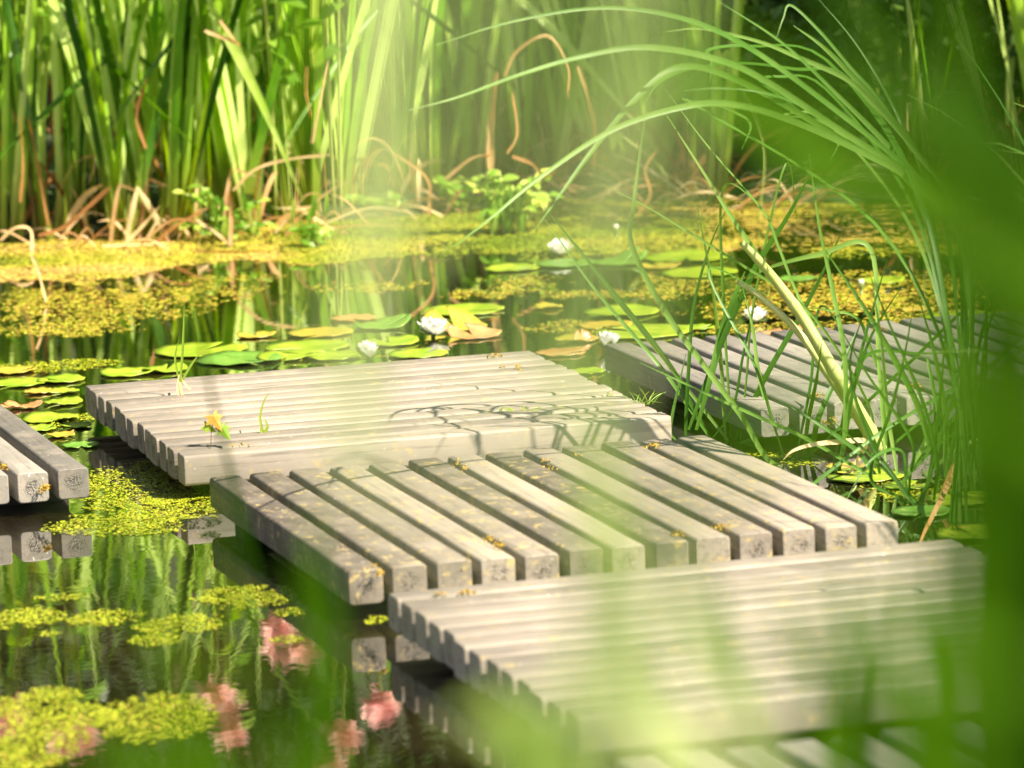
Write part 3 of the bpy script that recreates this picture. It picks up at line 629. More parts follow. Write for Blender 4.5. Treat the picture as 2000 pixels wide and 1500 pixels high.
# ---------------------------------------------------------------- shrubs and pink flowers behind the reeds
def shrub_tree(x, y, h, w, label, seed, n=9000, leaf=(.05, .11)):
    r = np.random.default_rng(seed); rd = random.Random(seed); gz = float(ground_z(np.array([x]), np.array([y]))[0])
    root = empty('tree' if label.startswith('tree') else 'shrub', (x, y, gz)); tag(root, label, 'tree' if label.startswith('tree') else 'shrub', 'trees and shrubs round the pond')
    st = MB()
    for k in range(7):
        a = rd.uniform(0, 6.28); P = catmull([V((rd.uniform(-.1, .1), rd.uniform(-.1, .1), -.1)), V((math.cos(a)*w*.2, math.sin(a)*w*.2, h*.4)), V((math.cos(a)*w*.38, math.sin(a)*w*.38, h*.85))], 5)
        tube(st, P, [.05-.0065*i/2 for i in range(len(P))], 7)
    st.build('trunk', BARK, root)
    # clumps of leaves through the volume
    nc = 60; C = []
    for k in range(nc):
        a = r.uniform(0, 2*np.pi); zz = r.uniform(.12, 1.0); rad = w*.5*math.sin(math.pi*min(.95, zz*.75+.2))**.6*r.uniform(.45, 1.02); C.append((math.cos(a)*rad, math.sin(a)*rad, zz*h, r.uniform(.22, .5)*w*.35))
    C = np.array(C); idx = r.integers(0, nc, n); d = r.normal(0, 1, (n, 3)); d /= np.linalg.norm(d, axis=1)[:, None]; rad = C[idx, 3]*r.uniform(.5, 1.05, n)
    P = C[idx, :3]+d*rad[:, None]*np.array([1, 1, .8]); P[:, 2] = np.maximum(P[:, 2], .05)
    nrm = d*.6+r.normal(0, .5, (n, 3))+np.array([0, 0, .5]); nrm /= np.linalg.norm(nrm, axis=1)[:, None]
    t = np.cross(nrm, r.normal(0, 1, (n, 3))); t /= np.linalg.norm(t, axis=1)[:, None]; b = np.cross(nrm, t)
    L = r.uniform(*leaf, n)[:, None]; Wd = L*.42
    q = np.stack([P-t*L*.5, P-t*L*.1+b*Wd*.5, P+t*L*.3+b*Wd*.38, P+t*L*.55, P+t*L*.3-b*Wd*.38, P-t*L*.1-b*Wd*.5], 1).reshape(-1, 3)
    cl = r.uniform(.15, .95, nc)[idx]; ti = np.repeat(np.clip(cl*.6+r.uniform(0, .45, n), 0, 1), 6)
    o = mesh_ngons('foliage', q, 6, ti, SHRUB); o.parent = root
sh = [(-6.3, 25.3, 4.6, 3.6, 'bushy shrub far out at the left behind the reeds'), (-3.6, 25.0, 5.0, 3.4, 'round shrub behind the left reeds'), (-1.2, 25.4, 4.7, 3.2, 'dark shrub behind the reeds left of centre'), (1.1, 25.0, 5.2, 3.3, 'tall shrub behind the centre reeds'), (3.3, 24.2, 4.9, 3.4, 'dark shrub filling the shaded right background'), (5.9, 24.6, 4.7, 3.6, 'bushy shrub far out at the right behind the reeds'),
      (1.7, 23.6, 2.3, 1.9, 'low dark shrub in the gap right of centre'), (2.7, 22.9, 2.0, 1.6, 'low dark shrub near the water at the right'), (1.25, 22.3, 1.5, 1.5, 'low leafy shrub on the bank under the arching leaf tips'), (2.1, 22.0, 1.7, 1.6, 'low leafy shrub on the bank at the upper right'), (2.9, 21.8, 1.8, 1.5, 'low leafy shrub on the bank in the upper right corner'), (-8.9, 24.6, 4.5, 3.6, 'outermost shrub at the left'), (8.6, 24, 4.6, 3.6, 'outermost shrub at the right')]
for i, (x, y, h, w, lab) in enumerate(sh): shrub_tree(x, y-(1.0 if h > 3 else 0), h*(1.45 if h > 3 else 1), w*(1.15 if h > 3 else 1), lab, 40+i, n=22000 if h > 3 else 9000, leaf=(.06, .14) if h > 3 else (.05, .11))
def flower_plant(uvs, y, seed, label):
    r = random.Random(seed); tops = [mirrored(u, v, y-.1+r.uniform(-.1, .1)) for u, v in uvs]; bx = sum(p.x for p in tops)/len(tops); bz = max(0, float(ground_z(np.array([bx]), np.array([y+.1]))[0]))
    root = empty('flowering_plant', (bx, y+1.1, max(0, float(ground_z(np.array([bx]), np.array([y+1.1]))[0])))); o = root.location; tag(root, label, 'flowering plant', 'pink flowering plants rising from the reed bed'); st = MB(); lf = MB()
    for p in tops:
        q = p-o; P = catmull([V((r.uniform(-.05, .05), .05, -.05)), V((q.x*.4, q.y*.25, q.z*.6)), q], 6); tube(st, P, [.007]*len(P), 6, .3)
        for c in P[4:]:
            for _ in range(2):
                a = r.uniform(0, 6.28); d = V((math.cos(a), math.sin(a), r.uniform(-.4, .2))).normalized(); nn = V((0, -.6, 1)); nn = (nn-d*nn.dot(d)).normalized(); oval(lf, c, d, nn, r.uniform(.09, .16), r.uniform(.05, .08), r.uniform(.1, .7))
        fm = MB()
        for ring in range(3):
            for k in range(7):
                petal(fm, r.uniform(.085, .12), .055, .1+ring*.45+r.uniform(-.15, .15), 2*math.pi*k/7+ring, .006, .0, .45)
        f = fm.build('blossom', PINK, root); f.location = q; f.rotation_euler = (1.0+r.uniform(-.3, .3), r.uniform(-.4, .4), 0)
    st.build('stems', STEM, root); lf.build('leaves', HERB, root)
flower_plant([(540, 1225), (545, 1262), (597, 1262)], 19.95, 1, 'pink flowering plant mirrored beside the central deck')
flower_plant([(438, 1375), (448, 1428), (420, 1350)], 19.9, 2, 'pink flowering plant mirrored at the lower left of centre')
flower_plant([(745, 1375), (668, 1430), (640, 1490)], 19.95, 3, 'pink flowering plant mirrored beside the front deck')
flower_plant([(25, 1385), (130, 1440), (160, 1430), (10, 1400)], 19.9, 4, 'pink flowering plant mirrored at the lower left corner')

# ---------------------------------------------------------------- sedges at the right, in focus
def px_blades(name, rootpx, rooty, items, label, cat, group, mat, parts=None, seed=1, zroot=-.05):
    """items: (px polyline tip..root or root..tip, px width, tint, depth offset at tip); all blades run on to the plant's root"""
    r = random.Random(seed); rt = onz(rootpx[0], rootpx[1], 0) if rooty is None else rootpx
    if rooty is None: pass
    root = empty(name, rt); tag(root, label, cat, group); meshes = {}
    for it in items:
        pts, w, t, dd = it[:4]; m = it[4] if len(it) > 4 else 'leaves'
        y0 = rt.y; n = len(pts); P = [aty(u, v, y0+dd*(1-i/max(1, n-1))+r.uniform(-.02, .02)) for i, (u, v) in enumerate(pts)]   # tip first
        end = rt + V((r.uniform(-.04, .04), r.uniform(-.04, .04), zroot)); last = P[-1]
        if (last-end).length > .12:
            mid = last.lerp(end, .5); P += [mid, end]
        P = [p-rt for p in P][::-1]; C = catmull(P, 7)
        mb = meshes.setdefault(m, MB()); wid = w*(1 if m == 'stems' else .82)/(FPX/y0)
        if m == 'stems': tube(mb, C, [wid*.5*(1.05-.62*(i/len(C))**1.5)*(1.12 if i % 9 == 4 else 1) for i in range(len(C))], 10, t)
        else: blade(mb, C, wid, V((r.uniform(-.4, .4), -1, r.uniform(.1, .7))).normalized(), fold=.3, tint=t, prof=lambda f: (.45+.55*min(1, f*3))*max(.05, min(1, (1-f)*2.6))**.7)
    for k, mb in meshes.items(): mb.build(k, {'leaves': mat, 'stems': STEM, 'dead_leaves': DRY}[k], root)
    return root
G_S = 'sedges growing beside the decks at the right'
px_blades('sedge_plant', (1905, 960), None, [
 ([(850, 88), (1000, 42), (1170, 15), (1320, 32), (1450, 85), (1600, 190), (1790, 345), (1870, 450)], 13, .6, -.9),
 ([(800, 215), (900, 188), (1010, 148), (1130, 112), (1260, 92), (1400, 115), (1500, 160), (1650, 260), (1790, 352), (1880, 470)], 15, .75, -1.0),
 ([(700, 500), (890, 480), (960, 425), (1060, 342), (1200, 252), (1350, 206), (1450, 207), (1560, 240), (1700, 305), (1790, 360), (1880, 480)][1:], 15, .8, -1.1),
 ([(1335, 178), (1400, 172), (1480, 178), (1570, 208), (1700, 290), (1800, 370)], 8, .6, -.3),
 ([(1400, 0), (1530, 85), (1640, 190), (1720, 270), (1790, 345), (1880, 480)], 13, .65, -.2),
 ([(1300, 62), (1370, 56), (1480, 80), (1560, 112), (1650, 152), (1700, 196), (1790, 300), (1870, 430)], 12, .95, -.2),
 ([(1516, 76), (1530, 35), (1545, 10), (1600, 60), (1660, 130), (1710, 185), (1760, 262), (1840, 420)], 8, .6, -.1),
 ([(1550, 50), (1600, 85), (1650, 132), (1720, 210), (1800, 330)], 14, .8, .1),
 ([(1600, 0), (1660, 70), (1710, 145), (1745, 210), (1768, 262), (1850, 450)], 8, .4, .1),
 ([(1045, 448), (1100, 372), (1160, 290), (1245, 190), (1330, 130), (1450, 160), (1640, 270), (1800, 390)], 15, .7, -.7),
 ([(1990, 300), (1960, 380), (1930, 520)], 8, .5, 0), ([(1870, 250), (1890, 420), (1900, 600)], 9, .5, 0), ([(1980, 520), (1930, 640), (1915, 760)], 8, .4, 0)],
 'tall sedge at the right whose long leaves arch across the top of the view', 'sedge', G_S, SEDGE, seed=1)
px_blades('sedge_plant', (1720, 900), None, [
 ([(1268, 178), (1250, 300), (1238, 400), (1234, 480), (1300, 610), (1380, 720), (1450, 815), (1510, 905)][::1], 14, .7, -.3),
 ([(1175, 360), (1260, 402), (1340, 450), (1420, 500), (1560, 590), (1640, 690), (1700, 800)], 7, .7, -.2),
 ([(1302, 225), (1370, 330), (1420, 410), (1480, 500), (1560, 620), (1640, 750), (1700, 860)], 14, .75, -.2),
 ([(1300, 175), (1380, 282), (1490, 412), (1520, 480), (1560, 580), (1620, 690), (1680, 810)], 8, .6, -.1),
 ([(1450, 475), (1500, 530), (1560, 610), (1620, 710), (1680, 810), (1720, 880)], 28, .55, -.15, 'stems'),
 ([(1440, 550), (1485, 580), (1560, 650), (1620, 735), (1690, 840)], 20, .7, -.1, 'stems'),
 ([(1700, 486), (1600, 497), (1510, 520), (1460, 545)][::-1], 12, .85, 0),
 ([(1560, 600), (1620, 606), (1675, 622), (1700, 680), (1725, 750), (1730, 850)], 9, .6, 0),
 ([(1430, 0+400), (1385, 480), (1355, 600), (1345, 640)][::-1], 11, .3, 0)][:8],
 'sedge with a thick pale leaning stem beside the charcoal deck', 'sedge', G_S, SEDGE, seed=2)
px_blades('sedge_plant', (1345, 868), None, [
 ([(1592, 320), (1540, 420), (1480, 515), (1430, 620), (1385, 730), (1345, 840)], 15, .35, 0),
 ([(1455, 530), (1435, 580), (1410, 650), (1390, 730), (1360, 840)], 18, .45, 0), ([(1475, 590), (1452, 690), (1430, 800), (1380, 870)], 7, .3, 0), ([(1425, 395), (1385, 485), (1355, 600), (1345, 720), (1340, 820)], 9, .3, 0),
 ([(1340, 690), (1310, 830), (1320, 860)], 8, .5, 0), ([(1450, 560), (1470, 640), (1480, 720), (1500, 830), (1512, 903)][:4]+[(1440, 870)], 12, .75, 0)],
 'stiff olive sedge rising between the central deck and the charcoal deck', 'sedge', G_S, SEDGE, seed=3)
px_blades('sedge_plant', (1640, 925), None, [
 ([(1580, 300), (1600, 440), (1625, 560), (1650, 700), (1650, 850)], 12, .7, 0), ([(1735, 500), (1700, 620), (1670, 740), (1650, 860)], 10, .2, 0), ([(1760, 560), (1700, 660), (1660, 790)], 9, .15, 0),
 ([(1530, 898), (1550, 880), (1590, 868), (1650, 862), (1690, 862), (1680, 890)], 13, .9, -.2, 'dead_leaves'), ([(1300, 1120), (1420, 1060), (1530, 990), (1640, 905), (1740, 832), (1880, 752)], 9, .5, -.5), 
 ([(1880, 690), (1790, 690), (1700, 690), (1660, 760)], 8, .4, 0), ([(1575, 1082), (1610, 1035), (1668, 962), (1680, 930)], 10, .9, -1.0, 'dead_leaves')],
 'tangled sedge with a tan-tipped leaf beside the near corner of the charcoal deck', 'sedge', G_S, SEDGE, seed=4)
px_blades('sedge_plant', (1800, 985), None, [
 ([(1785, 590), (1765, 700), (1740, 800), (1700, 930), (1660, 1010)][:4], 9, .5, 0), ([(1850, 600), (1835, 780), (1815, 930)], 10, .4, 0), ([(1700, 540), (1740, 640), (1800, 780), (1830, 900)], 9, .35, 0), ([(1640, 640), (1700, 740), (1780, 860)], 8, .45, 0),
 ([(1885, 830), (1820, 880), (1760, 950)], 9, .6, 0), ([(1600, 800), (1690, 880), (1770, 960)], 8, .5, 0), ([(1690, 600), (1660, 720), (1700, 860)], 9, .15, 0), ([(1900, 620), (1870, 740), (1830, 880)], 9, .35, 0),
 ([(1785, 1098), (1800, 1050), (1822, 1005), (1858, 932), (1870, 890)], 13, .6, -.8, 'dead_leaves'), ([(1795, 1195), (1760, 1110), (1735, 1060), (1750, 1010)], 9, .15, -1.0), ([(1640, 1000), (1700, 900), (1760, 880)], 8, .5, -.2), ([(1720, 1130), (1760, 1040)], 7, .4, -.5)],
 'sedge clump with an orange dead blade right of the central deck', 'sedge', G_S, SEDGE, seed=5)

rx = random.Random(77)
for j, ((ru, rv), n, lab) in enumerate((((1560, 900), 5, 'fine sedge tuft of straight crossing blades at the near corner of the charcoal deck'), ((1740, 930), 7, 'fine dense sedge tuft of straight crossing blades right of the leaning stem'), ((1860, 930), 8, 'fine dense sedge tuft at the right edge beside the charcoal deck'), ((1420, 858), 7, 'sparse sedge tuft in the gap left of the charcoal deck'))):
    its = []
    for k in range(n):
        a = rx.gauss(0, .50); L = rx.uniform(220, 640); tu, tv = ru+math.sin(a)*L, rv-math.cos(a)*L*.95; b = rx.uniform(-.03, .03)*L
        if rx.random() < .25: its.append(([(tu+rx.uniform(20, 120), tv+rx.uniform(30, 140)), (tu, tv), ((tu+ru)/2+b*.3, (tv+rv)/2)], rx.uniform(6, 9), rx.uniform(.1, .9), rx.uniform(-.3, .3)))
        else: its.append(([(tu, tv), ((tu*2+ru)/3+b, (tv*2+rv)/3), ((tu+ru*2)/3+b*.8, (tv+rv*2)/3)], rx.uniform(9, 15), rx.uniform(.2, 1.2), rx.uniform(-.3, .3)))
    px_blades('sedge_plant', (ru, rv), None, its, lab, 'sedge', G_S, SEDGE, seed=50+j)

def shadow_sedge():
    rt = V((1.30, 13.15, 0)); mb = MB(); paths = (([(757, 830), (772, 806), (820, 797), (900, 799), (1000, 808), (1120, 812)], .016, 1.05), ([(973, 872), (972, 848), (925, 842), (870, 822), (850, 806), (900, 798)], .013, .95), ([(860, 815), (840, 806), (820, 800), (900, 790), (1050, 800)], .013, 1.1), ([(1090, 832), (1010, 815), (960, 802), (1000, 790), (1100, 795)], .012, 1.0), ([(1160, 870), (1158, 845), (1100, 828), (1040, 816), (1150, 800)], .012, .9))
    for pts, w, h in paths:
        P = []
        for i, (u, v) in enumerate(pts):
            q = onz(u, v, TOPZ); P.append(q + sun_dir*((h+.10*math.sin(math.pi*i/len(pts)))/sun_dir.z))
        q = P[-1]; P += [V((rt.x*.7+q.x*.3, rt.y*.7+q.y*.3, q.z*.75)), V((rt.x, rt.y, .4)), rt+V((random.uniform(-.03, .03), 0, -.05))]
        blade(mb, catmull([p-rt for p in P[::-1]], 6), w, V((.2, -.6, .8)).normalized(), tint=random.uniform(.4, .9), prof=lambda f: max(.1, min(1, (1-f)*5)))
    o = mb.build('sedge_plant', SEDGE); o.location = rt; tag(o, 'arching sedge at the right that throws curved shadows on the grey deck', 'sedge', G_S)
shadow_sedge()
def free_sedge(x, y, h, n, label, seed):
    r = random.Random(seed); mb = MB()
    for k in range(n):
        az = r.uniform(0, 6.28); d = V((math.cos(az), math.sin(az), 0)); p = V((r.uniform(-.06, .06), r.uniform(-.06, .06), -.05)); L = h*r.uniform(.7, 1.3); lean = r.uniform(.02, .3); bend = r.uniform(.3, 2.0); pts = []
        for j in range(13):
            pts.append(p.copy()); f = j/12; a = lean+bend*f*f; p = p + (V((0, 0, 1))*math.cos(a)+d*math.sin(a))*(L/12)
        blade(mb, pts, r.uniform(.007, .014), V((-d.y, d.x, .4)).normalized() if r.random() < .5 else V((.3, -1, .3)).normalized(), tint=r.random(), prof=lambda f: max(.05, min(1, (1-f)*2.5))**.7)
    o = mb.build('sedge_plant', SEDGE); o.location = (x, y, 0); tag(o, label, 'sedge', G_S)
free_sedge(1.86, 13.1, 1.25, 26, 'arching sedge just past the right edge beside the central deck', 1)
free_sedge(1.9, 12.2, 1.3, 26, 'arching sedge past the right edge beside the pale front deck', 2)
free_sedge(2.0, 14.2, 1.3, 26, 'arching sedge past the right edge beyond the central deck', 3)
free_sedge(1.85, 11.3, 1.1, 22, 'arching sedge past the right edge near the front corner', 4)

# ---------------------------------------------------------------- small growth on the decks
P0 = onz(352, 772, TOPZ)
root = empty('grass_shoot', P0); tag(root, 'stubby tan-footed grass shoot growing on the far side of the middle deck', 'grass shoot'); k = P0.y
mb = MB()
for pts, w in (([(352, 745), (357, 680), (360, 590)], 5), ([(350, 745), (342, 700), (350, 660)], 4), ([(355, 745), (372, 715), (390, 690)], 5)): blade(mb, catmull([aty(u, v, k)-P0 for u, v in pts], 6), w/(FPX/k), V((0, -1, .2)), tint=.7)
mb.build('blades', HERB, root); mb = MB()
for pts, w in (([(354, 776), (350, 755), (352, 732)], 14), ([(362, 781), (354, 765), (350, 745)], 6), ([(372, 760), (362, 750), (356, 742)], 5)): blade(mb, catmull([aty(u, v, k)-P0 for u, v in pts], 6), w/(FPX/k), V((.3, -1, .2)), tint=.95, prof=lambda f: 1-.5*f)
mb.build('sheath', DRY, root)
P0 = onz(514, 846, TOPZ); k = P0.y; root = empty('grass_shoot', P0); tag(root, 'curled green sprout between the boards of the middle deck', 'grass shoot'); mb = MB()
for pts, w in (([(513, 845), (508, 815), (515, 785), (525, 768)], 6), ([(516, 845), (522, 835), (518, 820)], 9), ([(512, 845), (510, 838), (512, 828)], 8)): blade(mb, catmull([aty(u, v, k)-P0 for u, v in pts], 6), w/(FPX/k), V((0, -1, .2)), tint=.8, prof=lambda f: 1-.7*f)
mb.build('blades', HERB, root)
P0 = onz(412, 874, TOPZ); k = P0.y; root = empty('maple_seedling', P0); tag(root, 'tiny maple seedling with one yellow and two green leaves on the middle deck', 'seedling')
mb = MB(); tube(mb, catmull([V((0, 0, 0)), aty(413, 845, k)-P0, aty(417, 815, k)-P0], 5), .0013, 6, .3); mb.build('stem', BARK, root)
def lobed(mb, c, ang, size, nrm):
    prof = [(0, -.1), (.18, -.25), (.45, -.28), (.34, -.02), (.62, .22), (.30, .30), (.22, .62), (0, 1.0), (-.22, .62), (-.30, .30), (-.62, .22), (-.34, -.02), (-.45, -.28), (-.18, -.25)]
    s = nrm.cross(V((0, 0, 1))).normalized(); u = s.cross(nrm).normalized(); ca, sa = math.cos(ang), math.sin(ang)
    vs = [c+nrm*size*.06] + [c + (s*(x*ca-y*sa) + u*(x*sa+y*ca))*size - nrm*abs(x)*size*.25 for x, y in prof]
    mb.add(vs, [(0, i+1, (i+1) % len(prof)+1) for i in range(len(prof))], .6)
for (u, v, a, sz, mt) in ((417, 820, 2.75, .062, MAPLE_Y), (402, 838, -4.1, .045, HERB), (434, 842, 2.7, .055, HERB)):
    mb = MB(); lobed(mb, aty(u, v-6, k)-P0, a, sz*.85, V((.35, -.9, .35)).normalized()); mb.build('leaf', mt, root, smooth=False)
def tuft(u, v, n, L, label, seed, spread=1.0, name='grass_tuft'):
    r = random.Random(seed); P0 = onz(u, v, TOPZ-.003); root = MB()
    for k in range(n):
        a = r.uniform(0, 6.28); e = r.uniform(.3, 1.3); d = V((math.cos(a)*math.cos(e)*spread, math.sin(a)*math.cos(e), math.sin(e))); p = V((r.uniform(-.02, .02)*spread, r.uniform(-.01, .01), 0)); l = L*r.uniform(.5, 1)
        blade(root, catmull([p, p+d*l*.5, p+d*l+V((0, 0, -.2*l))], 4), .0028, V((0, -1, .3)), tint=r.uniform(.5, 1))
    o = root.build(name, HERB); o.location = P0; tag(o, label, 'grass tuft', 'grass tufts rooted between deck boards')
tuft(1258, 790, 14, .085, 'grass tuft at the right edge of the middle deck', 1, 1.4); tuft(1000, 806, 16, .035, 'tiny row of grass between boards on the middle deck', 2, 2.6); tuft(1190, 775, 8, .03, 'tiny grass sprig near the right edge of the middle deck', 3); tuft(1060, 800, 10, .022, 'lowest moss-like grass sprigs on the middle deck', 4, 3)
# moss cushions (uncountable crumbs)
MOSS = weed_mat('moss', [(0, (0.22, 0.16, 0.02)), (.5, (0.36, 0.22, 0.02)), (1, (0.52, 0.34, 0.04))])
VV = []; 
for (u, v, hx, hy, n, z) in ((968, 696, 14, 4, 160, TOPZ), (1012, 720, 7, 9, 90, TOPZ), (980, 719, 6, 3, 40, TOPZ), (8, 915, 12, 14, 260, TOPZ-.01), (88, 955, 9, 22, 300, TOPZ-.05), (893, 905, 12, 8, 50, TOPZ), (905, 918, 8, 5, 30, TOPZ), (1066, 905, 14, 6, 50, TOPZ), (1078, 915, 10, 5, 30, TOPZ), (1130, 890, 8, 4, 40, TOPZ), (1278, 872, 14, 5, 130, TOPZ), (1270, 665, 8, 3, 60, TOPZ), (975, 1068, 10, 6, 130, TOPZ), (955, 1055, 12, 5, 80, TOPZ), (910, 1160, 20, 3, 140, TOPZ), (862, 1163, 16, 2, 70, TOPZ), (1325, 1045, 14, 6, 120, TOPZ), (1410, 1032, 14, 6, 120, TOPZ), (1600, 775, 14, 5, 130, TOPZ), (1612, 830, 7, 14, 120, TOPZ-.03), (1718, 645, 14, 5, 90, TOPZ), (1790, 755, 18, 5, 130, TOPZ), (470, 872, 26, 2, 80, TOPZ), (730, 1110, 14, 5, 80, TOPZ), (742, 1122, 8, 10, 100, TOPZ-.01), (915, 1098, 6, 8, 50, TOPZ-.01), (1630, 822, 5, 6, 60, TOPZ-.03)):
    c = onz(u, v, z); sc = FPX/c.y; a = hx/sc; b = abs(onz(u, v-hy, z).y-onz(u, v+hy, z).y)/2
    m = max(12, int(n*.55)); q = rng.normal(0, .55, (m, 2)); R = rng.uniform(.0012, .0036, m); base = np.stack([c.x+q[:, 0]*a, c.y+q[:, 1]*min(b, .06)], 1)
    zz = np.full(m, z+.001) + rng.random(m)*.012*np.exp(-(q**2).sum(1)*2); vv, _ = discs(base, R, zz, np.zeros(m)); 
    vv = vv.reshape(m, 6, 3); tl = rng.normal(0, .6, (m, 1)); vv[:, :, 2] += (vv[:, :, 1]-base[:, 1:2])*tl; VV.append(vv.reshape(-1, 3))
vv = np.concatenate(VV); o = mesh_ngons('moss', vv, 6, np.repeat(np.clip(rng.normal(.5, .25, len(vv)//6), 0, 1), 6), MOSS); tag(o, 'orange-yellow moss crumbs caught between and on the deck boards', 'moss', kind='stuff')

# ---------------------------------------------------------------- near plants on the camera-side bank, out of focus
G_N = 'out-of-focus reeds on the near bank'
def near_plant(u, y, items, label, seed, ws=1.0):
    r = random.Random(seed); x = aty(u, 1500, y).x; gz = float(ground_z(np.array([x]), np.array([y]))[0]); rt = V((x, y, gz)); root = MB()
    for it in items:
        pts, w, t = it[:3]; dd = it[3] if len(it) > 3 else 0
        if t < .9: t *= .74
        P = [aty(a, b, y+dd) for a, b in pts]; last = P[-1]; end = rt + V((r.uniform(-.05, .05), r.uniform(-.05, .05), -.03))
        if last.z-end.z > .3: P += [V((last.x*.7+end.x*.3, last.y, end.z+(last.z-end.z)*.55)), end]
        else: P.append(end)
        P = [p-rt for p in P][::-1]; blade(root, catmull(P, 7), w*ws/(FPX/(y+dd)), V((r.uniform(-.3, .3), -1, r.uniform(.1, .7))).normalized(), fold=.2, tint=t, prof=lambda f: (.5+.5*min(1, f*3))*max(.08, min(1, (1-f)*3))**.7)
    o = root.build('near_reed', NEAR); o.location = rt; tag(o, label, 'reed', G_N)
near_plant(2350, 2.3, [([(705, 1060), (700, 800), (705, 500), (722, 100), (780, -400), (1000, -900), (1600, -1100), (2250, -500), (2350, 800), (2350, 1700)], 60, 1.0), ([(615, 760), (592, 500), (590, 250), (640, -200), (1000, -900), (1600, -1100), (2250, -500), (2350, 800), (2350, 1700)], 46, .8, .5), ([(690, 640), (730, 380), (775, 100), (840, -300), (1000, -900), (1600, -1100), (2250, -500), (2350, 800), (2350, 1700)], 60, 1.0, .3), ([(660, 980), (690, 700), (740, 420), (760, 200), (800, -300), (1000, -900), (1600, -1100), (2250, -500), (2350, 800), (2350, 1700)], 60, 1.0, -.1), ([(740, 1000), (735, 800), (725, 560), (730, 300), (780, -300), (1000, -900), (1600, -1100), (2250, -500), (2350, 800), (2350, 1700)], 50, 1.0, .1)],
 'pale blurred leaves hanging down just left of the centre, close to the viewer', 1)
near_plant(480, 3.4, [([(405, 860), (430, 960), (450, 1100), (480, 1260), (560, 1600)], 42, .5), ([(600, 960), (620, 1100), (650, 1250), (660, 1600)], 54, .4, .1), ([(560, 1080), (600, 1200), (620, 1600)], 40, .45, .3)],
 'blurred mid-green reed in front of the left end of the central deck', 2, .72)
near_plant(330, 2.5, [([(130, 1000), (200, 1050), (280, 1150), (340, 1280), (420, 1600)], 42, .75), ([(250, 1400), (300, 1480), (400, 1620)], 60, .8, -.1), ([(120, 1440), (200, 1500), (320, 1640)], 60, .7, .1), ([(430, 1430), (440, 1600)], 60, .7, .1), ([(560, 1400), (560, 1600)], 60, .7, .4)],
 'pale blurred reed leaning across the lower left water', 9)
near_plant(1000, 2.4, [([(1010, 620), (1110, 730), (1170, 950), (1130, 1300), (1000, 1600)], 66, 1.0), ([(880, 1420), (960, 1400), (1040, 1480), (1080, 1640)], 100, 1.0, -.1), ([(1180, 700), (1200, 900), (1210, 1200), (1180, 1600)], 50, 1.0, .2), ([(960, 1330), (1020, 1430), (1060, 1620)], 90, 1.0, .2), ([(1150, 1280), (1140, 1420), (1120, 1620)], 90, 1.0, 0)],
 'pale blurred reed in front of the central and front decks', 3, .72)
near_plant(1480, 2.6, [([(1260, 900), (1310, 1050), (1370, 1250), (1440, 1380), (1500, 1600)], 90, 1.0), ([(1200, 1080), (1230, 1200), (1290, 1400), (1400, 1620)], 80, 1.0, .2), ([(1640, 1020), (1660, 1200), (1650, 1400), (1620, 1640)], 44, .5, .6), ([(1700, 1180), (1740, 1320), (1760, 1620)], 60, .6, .4), ([(1560, 1150), (1600, 1350), (1600, 1620)], 36, .6, .8), ([(1180, 1250), (1240, 1400), (1300, 1620)], 60, 1.0, .1)],
 'pale blurred reed in front of the right part of the pale front deck', 4, .75)
near_plant(1500, 3.8, [([(1400, 1120), (1425, 1280), (1470, 1420), (1550, 1620)], 46, .5, 0), ([(1730, 1150), (1700, 1300), (1690, 1620)], 40, .55, .3)],
 'blurred bright green reed blade crossing the pale front deck', 10)
near_plant(2250, 2.3, [([(1060, 240), (1180, 180), (1300, 160), (1430, 190), (1560, 260), (1700, 370), (1850, 470), (2080, 640), (2300, 1000), (2350, 1640)], 50, .6), ([(1280, 260), (1420, 235), (1560, 290), (1730, 360), (1950, 400), (2150, 950), (2200, 1640)], 34, .55, .3),
 ([(1330, -60), (1340, 60), (1420, 200), (1600, 330), (1850, 400), (2150, 700), (2350, 1640)], 34, .6, .5), ([(1885, -60), (1905, 100), (1950, 300), (2010, 500), (2180, 1000), (2300, 1640)], 30, .7, .4)],
 'large blurred reed at the right whose leaf arcs across the upper middle', 5)
itm = []
rq = random.Random(11)
for k in range(44):
    u = 1800+rq.uniform(0, 1)**.5*350; s = rq.uniform(-60, 60); itm.append(([(u+s-30, rq.choice((-200, -150, 60, 250, 420, 600, 800, 1000))), (u+s*.5, 720), (u, 1000), (u-s*.3, 1300), (u, 1650)], rq.uniform(30, 62), rq.choice((.0, .0, .05, .15, .35, .5, .6)), rq.uniform(-.5, .5)))  # mostly dark tints: shade on this clump is put into the leaf colour
near_plant(1990, 2.3, itm, 'dense dark blurred reed clump filling the right edge', 6, .78)
near_plant(2250, 2.5, [([(1500, -250), (1620, -20), (1760, 150), (1950, 350), (2150, 800), (2250, 1700)], 70, .35), ([(1640, -250), (1700, 0), (1820, 250), (2000, 500), (2200, 1000), (2250, 1700)], 70, .2, .2), ([(1560, 100), (1680, 180), (1850, 330), (2100, 700), (2250, 1700)], 60, .4, .3), ([(1780, -250), (1840, 0), (1900, 200), (2050, 500), (2250, 1700)], 80, .3, .1), ([(1720, 420), (1820, 480), (1980, 640), (2200, 1200), (2250, 1700)], 60, .45, .2)],
 'dark green blurred leaves leaning in across the upper right corner', 13)
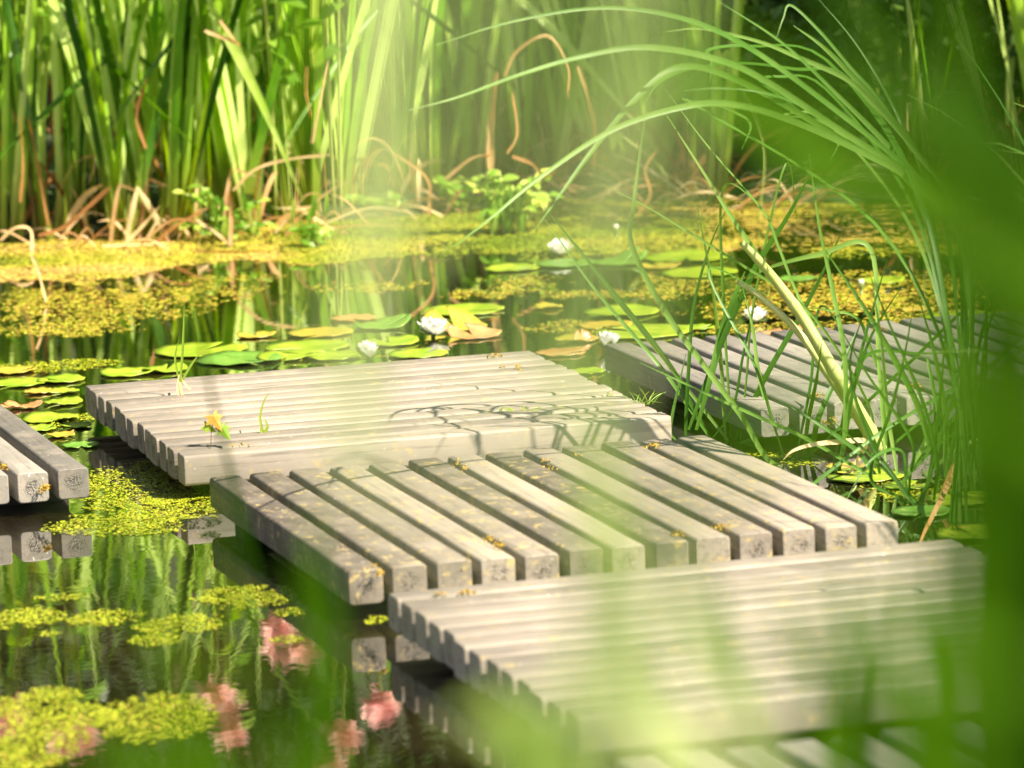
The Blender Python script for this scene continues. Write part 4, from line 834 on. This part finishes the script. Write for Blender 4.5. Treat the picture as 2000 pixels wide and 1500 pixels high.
near_plant(2300, 1.45, [([(560, 900), (640, 700), (760, 500), (880, 350), (960, 50), (1050, -400), (1800, -900), (2500, 200), (2550, 1700)], 62, 1.0), ([(760, 1250), (850, 1000), (960, 780), (1080, 560), (1180, 200), (1270, -200), (1900, -800), (2550, 500), (2600, 1700)], 62, 1.0, .1), ([(1000, 1150), (1080, 980), (1180, 760), (1280, 350), (1360, -200), (2000, -700), (2600, 700), (2600, 1700)], 56, 1.0, .05)],
 'very close pale leaves that only show as a light haze over the middle', 14)
near_plant(2300, 1.5, [([(1000, 760), (1120, 640), (1300, 520), (1550, 430), (1800, 420), (2300, 700), (2500, 1700)], 60, .65), ([(1200, 1500), (1260, 1200), (1380, 950), (1560, 800), (1800, 760), (2200, 1000), (2400, 1700)], 70, .7, .1), ([(1000, 1420), (1180, 1330), (1400, 1250), (1700, 1250), (2200, 1400), (2400, 1700)], 60, .7), ([(820, 200), (1000, 120), (1250, 100), (1500, 170), (1900, 400), (2400, 1000), (2500, 1700)], 60, .65)],
 'very close leaves that only show as a green haze over the right half', 12)
itm = [([(1540, 1100), (1580, 1300), (1640, 1620)], 70, .6, -.4), ([(1690, 1060), (1700, 1300), (1700, 1620)], 70, .7, -.4), ([(1800, 1000), (1800, 1300), (1780, 1620)], 70, .65, -.3), ([(1500, 1180), (1560, 1300), (1640, 1620)], 60, .42, 0), ([(1440, 1260), (1480, 1400), (1560, 1620)], 50, .5, .5), ([(1620, 1060), (1640, 1300), (1700, 1620)], 60, .35, .2), ([(1730, 1040), (1740, 1300), (1760, 1620)], 60, .45, .1), ([(1810, 900), (1830, 1200), (1830, 1620)], 50, .3, .4), ([(1560, 1330), (1620, 1450), (1700, 1640)], 70, .55, .1), ([(1740, 1180), (1840, 1290), (1930, 1420), (2000, 1620)], 80, .72, 0), ([(1690, 1000), (1760, 1150), (1800, 1350), (1800, 1640)], 50, .5, .3), ([(1880, 1000), (1890, 1300), (1880, 1640)], 60, .35, .3), ([(1790, 1330), (1830, 1450), (1850, 1640)], 70, .6, -.1), ([(1960, 860), (1965, 1100), (1950, 1640)], 50, .6, -.2)]
near_plant(1850, 2.7, itm, 'blurred yellow-green reed in the lower right corner', 7, .52)
near_plant(600, 7.0, [([(550, 590), (522, 680), (498, 760), (472, 850), (500, 1200), (620, 1640)], 12, .5), ([(850, 520), (812, 620), (775, 720), (745, 830), (700, 1200), (640, 1640)], 12, .75), ([(830, 0), (650, 105), (540, 220), (430, 350), (400, 700), (560, 1300), (620, 1640)], 9, .2)][2:],
 'thin arching grass blade in front of the left reeds', 8)
# unseen tree, added at the right to shade that end of the reeds
shrub_tree(5.3, 19.9, 7.4, 5.0, 'tree added out of view right of the pond to shade the far right margin', 90, n=16000, leaf=(.08, .16))
for (x, y, h, w, lab) in ((-5.6, 14.5, 6.5, 4.2, 'tree added out of view on the left to cut sky light, level with the middle deck'), (-5.4, 10.0, 6.0, 4.0, 'tree added out of view on the left to cut sky light, level with the front deck'), (-6.2, 19.0, 6.5, 4.2, 'tree added out of view on the left to cut sky light, beside the reed bed')): shrub_tree(x, y, h, w, lab, 120+int(y), n=14000, leaf=(.09, .17))  # unseen trees, added to cut sky fill on the decks' left faces
shrub_tree(1.45, 3.6, 2.5, 1.25, 'bush added out of view on the near bank to shade the reed clump at the right edge', 91, n=7000, leaf=(.04, .08))  # unseen bush, added to darken the near reeds at the right
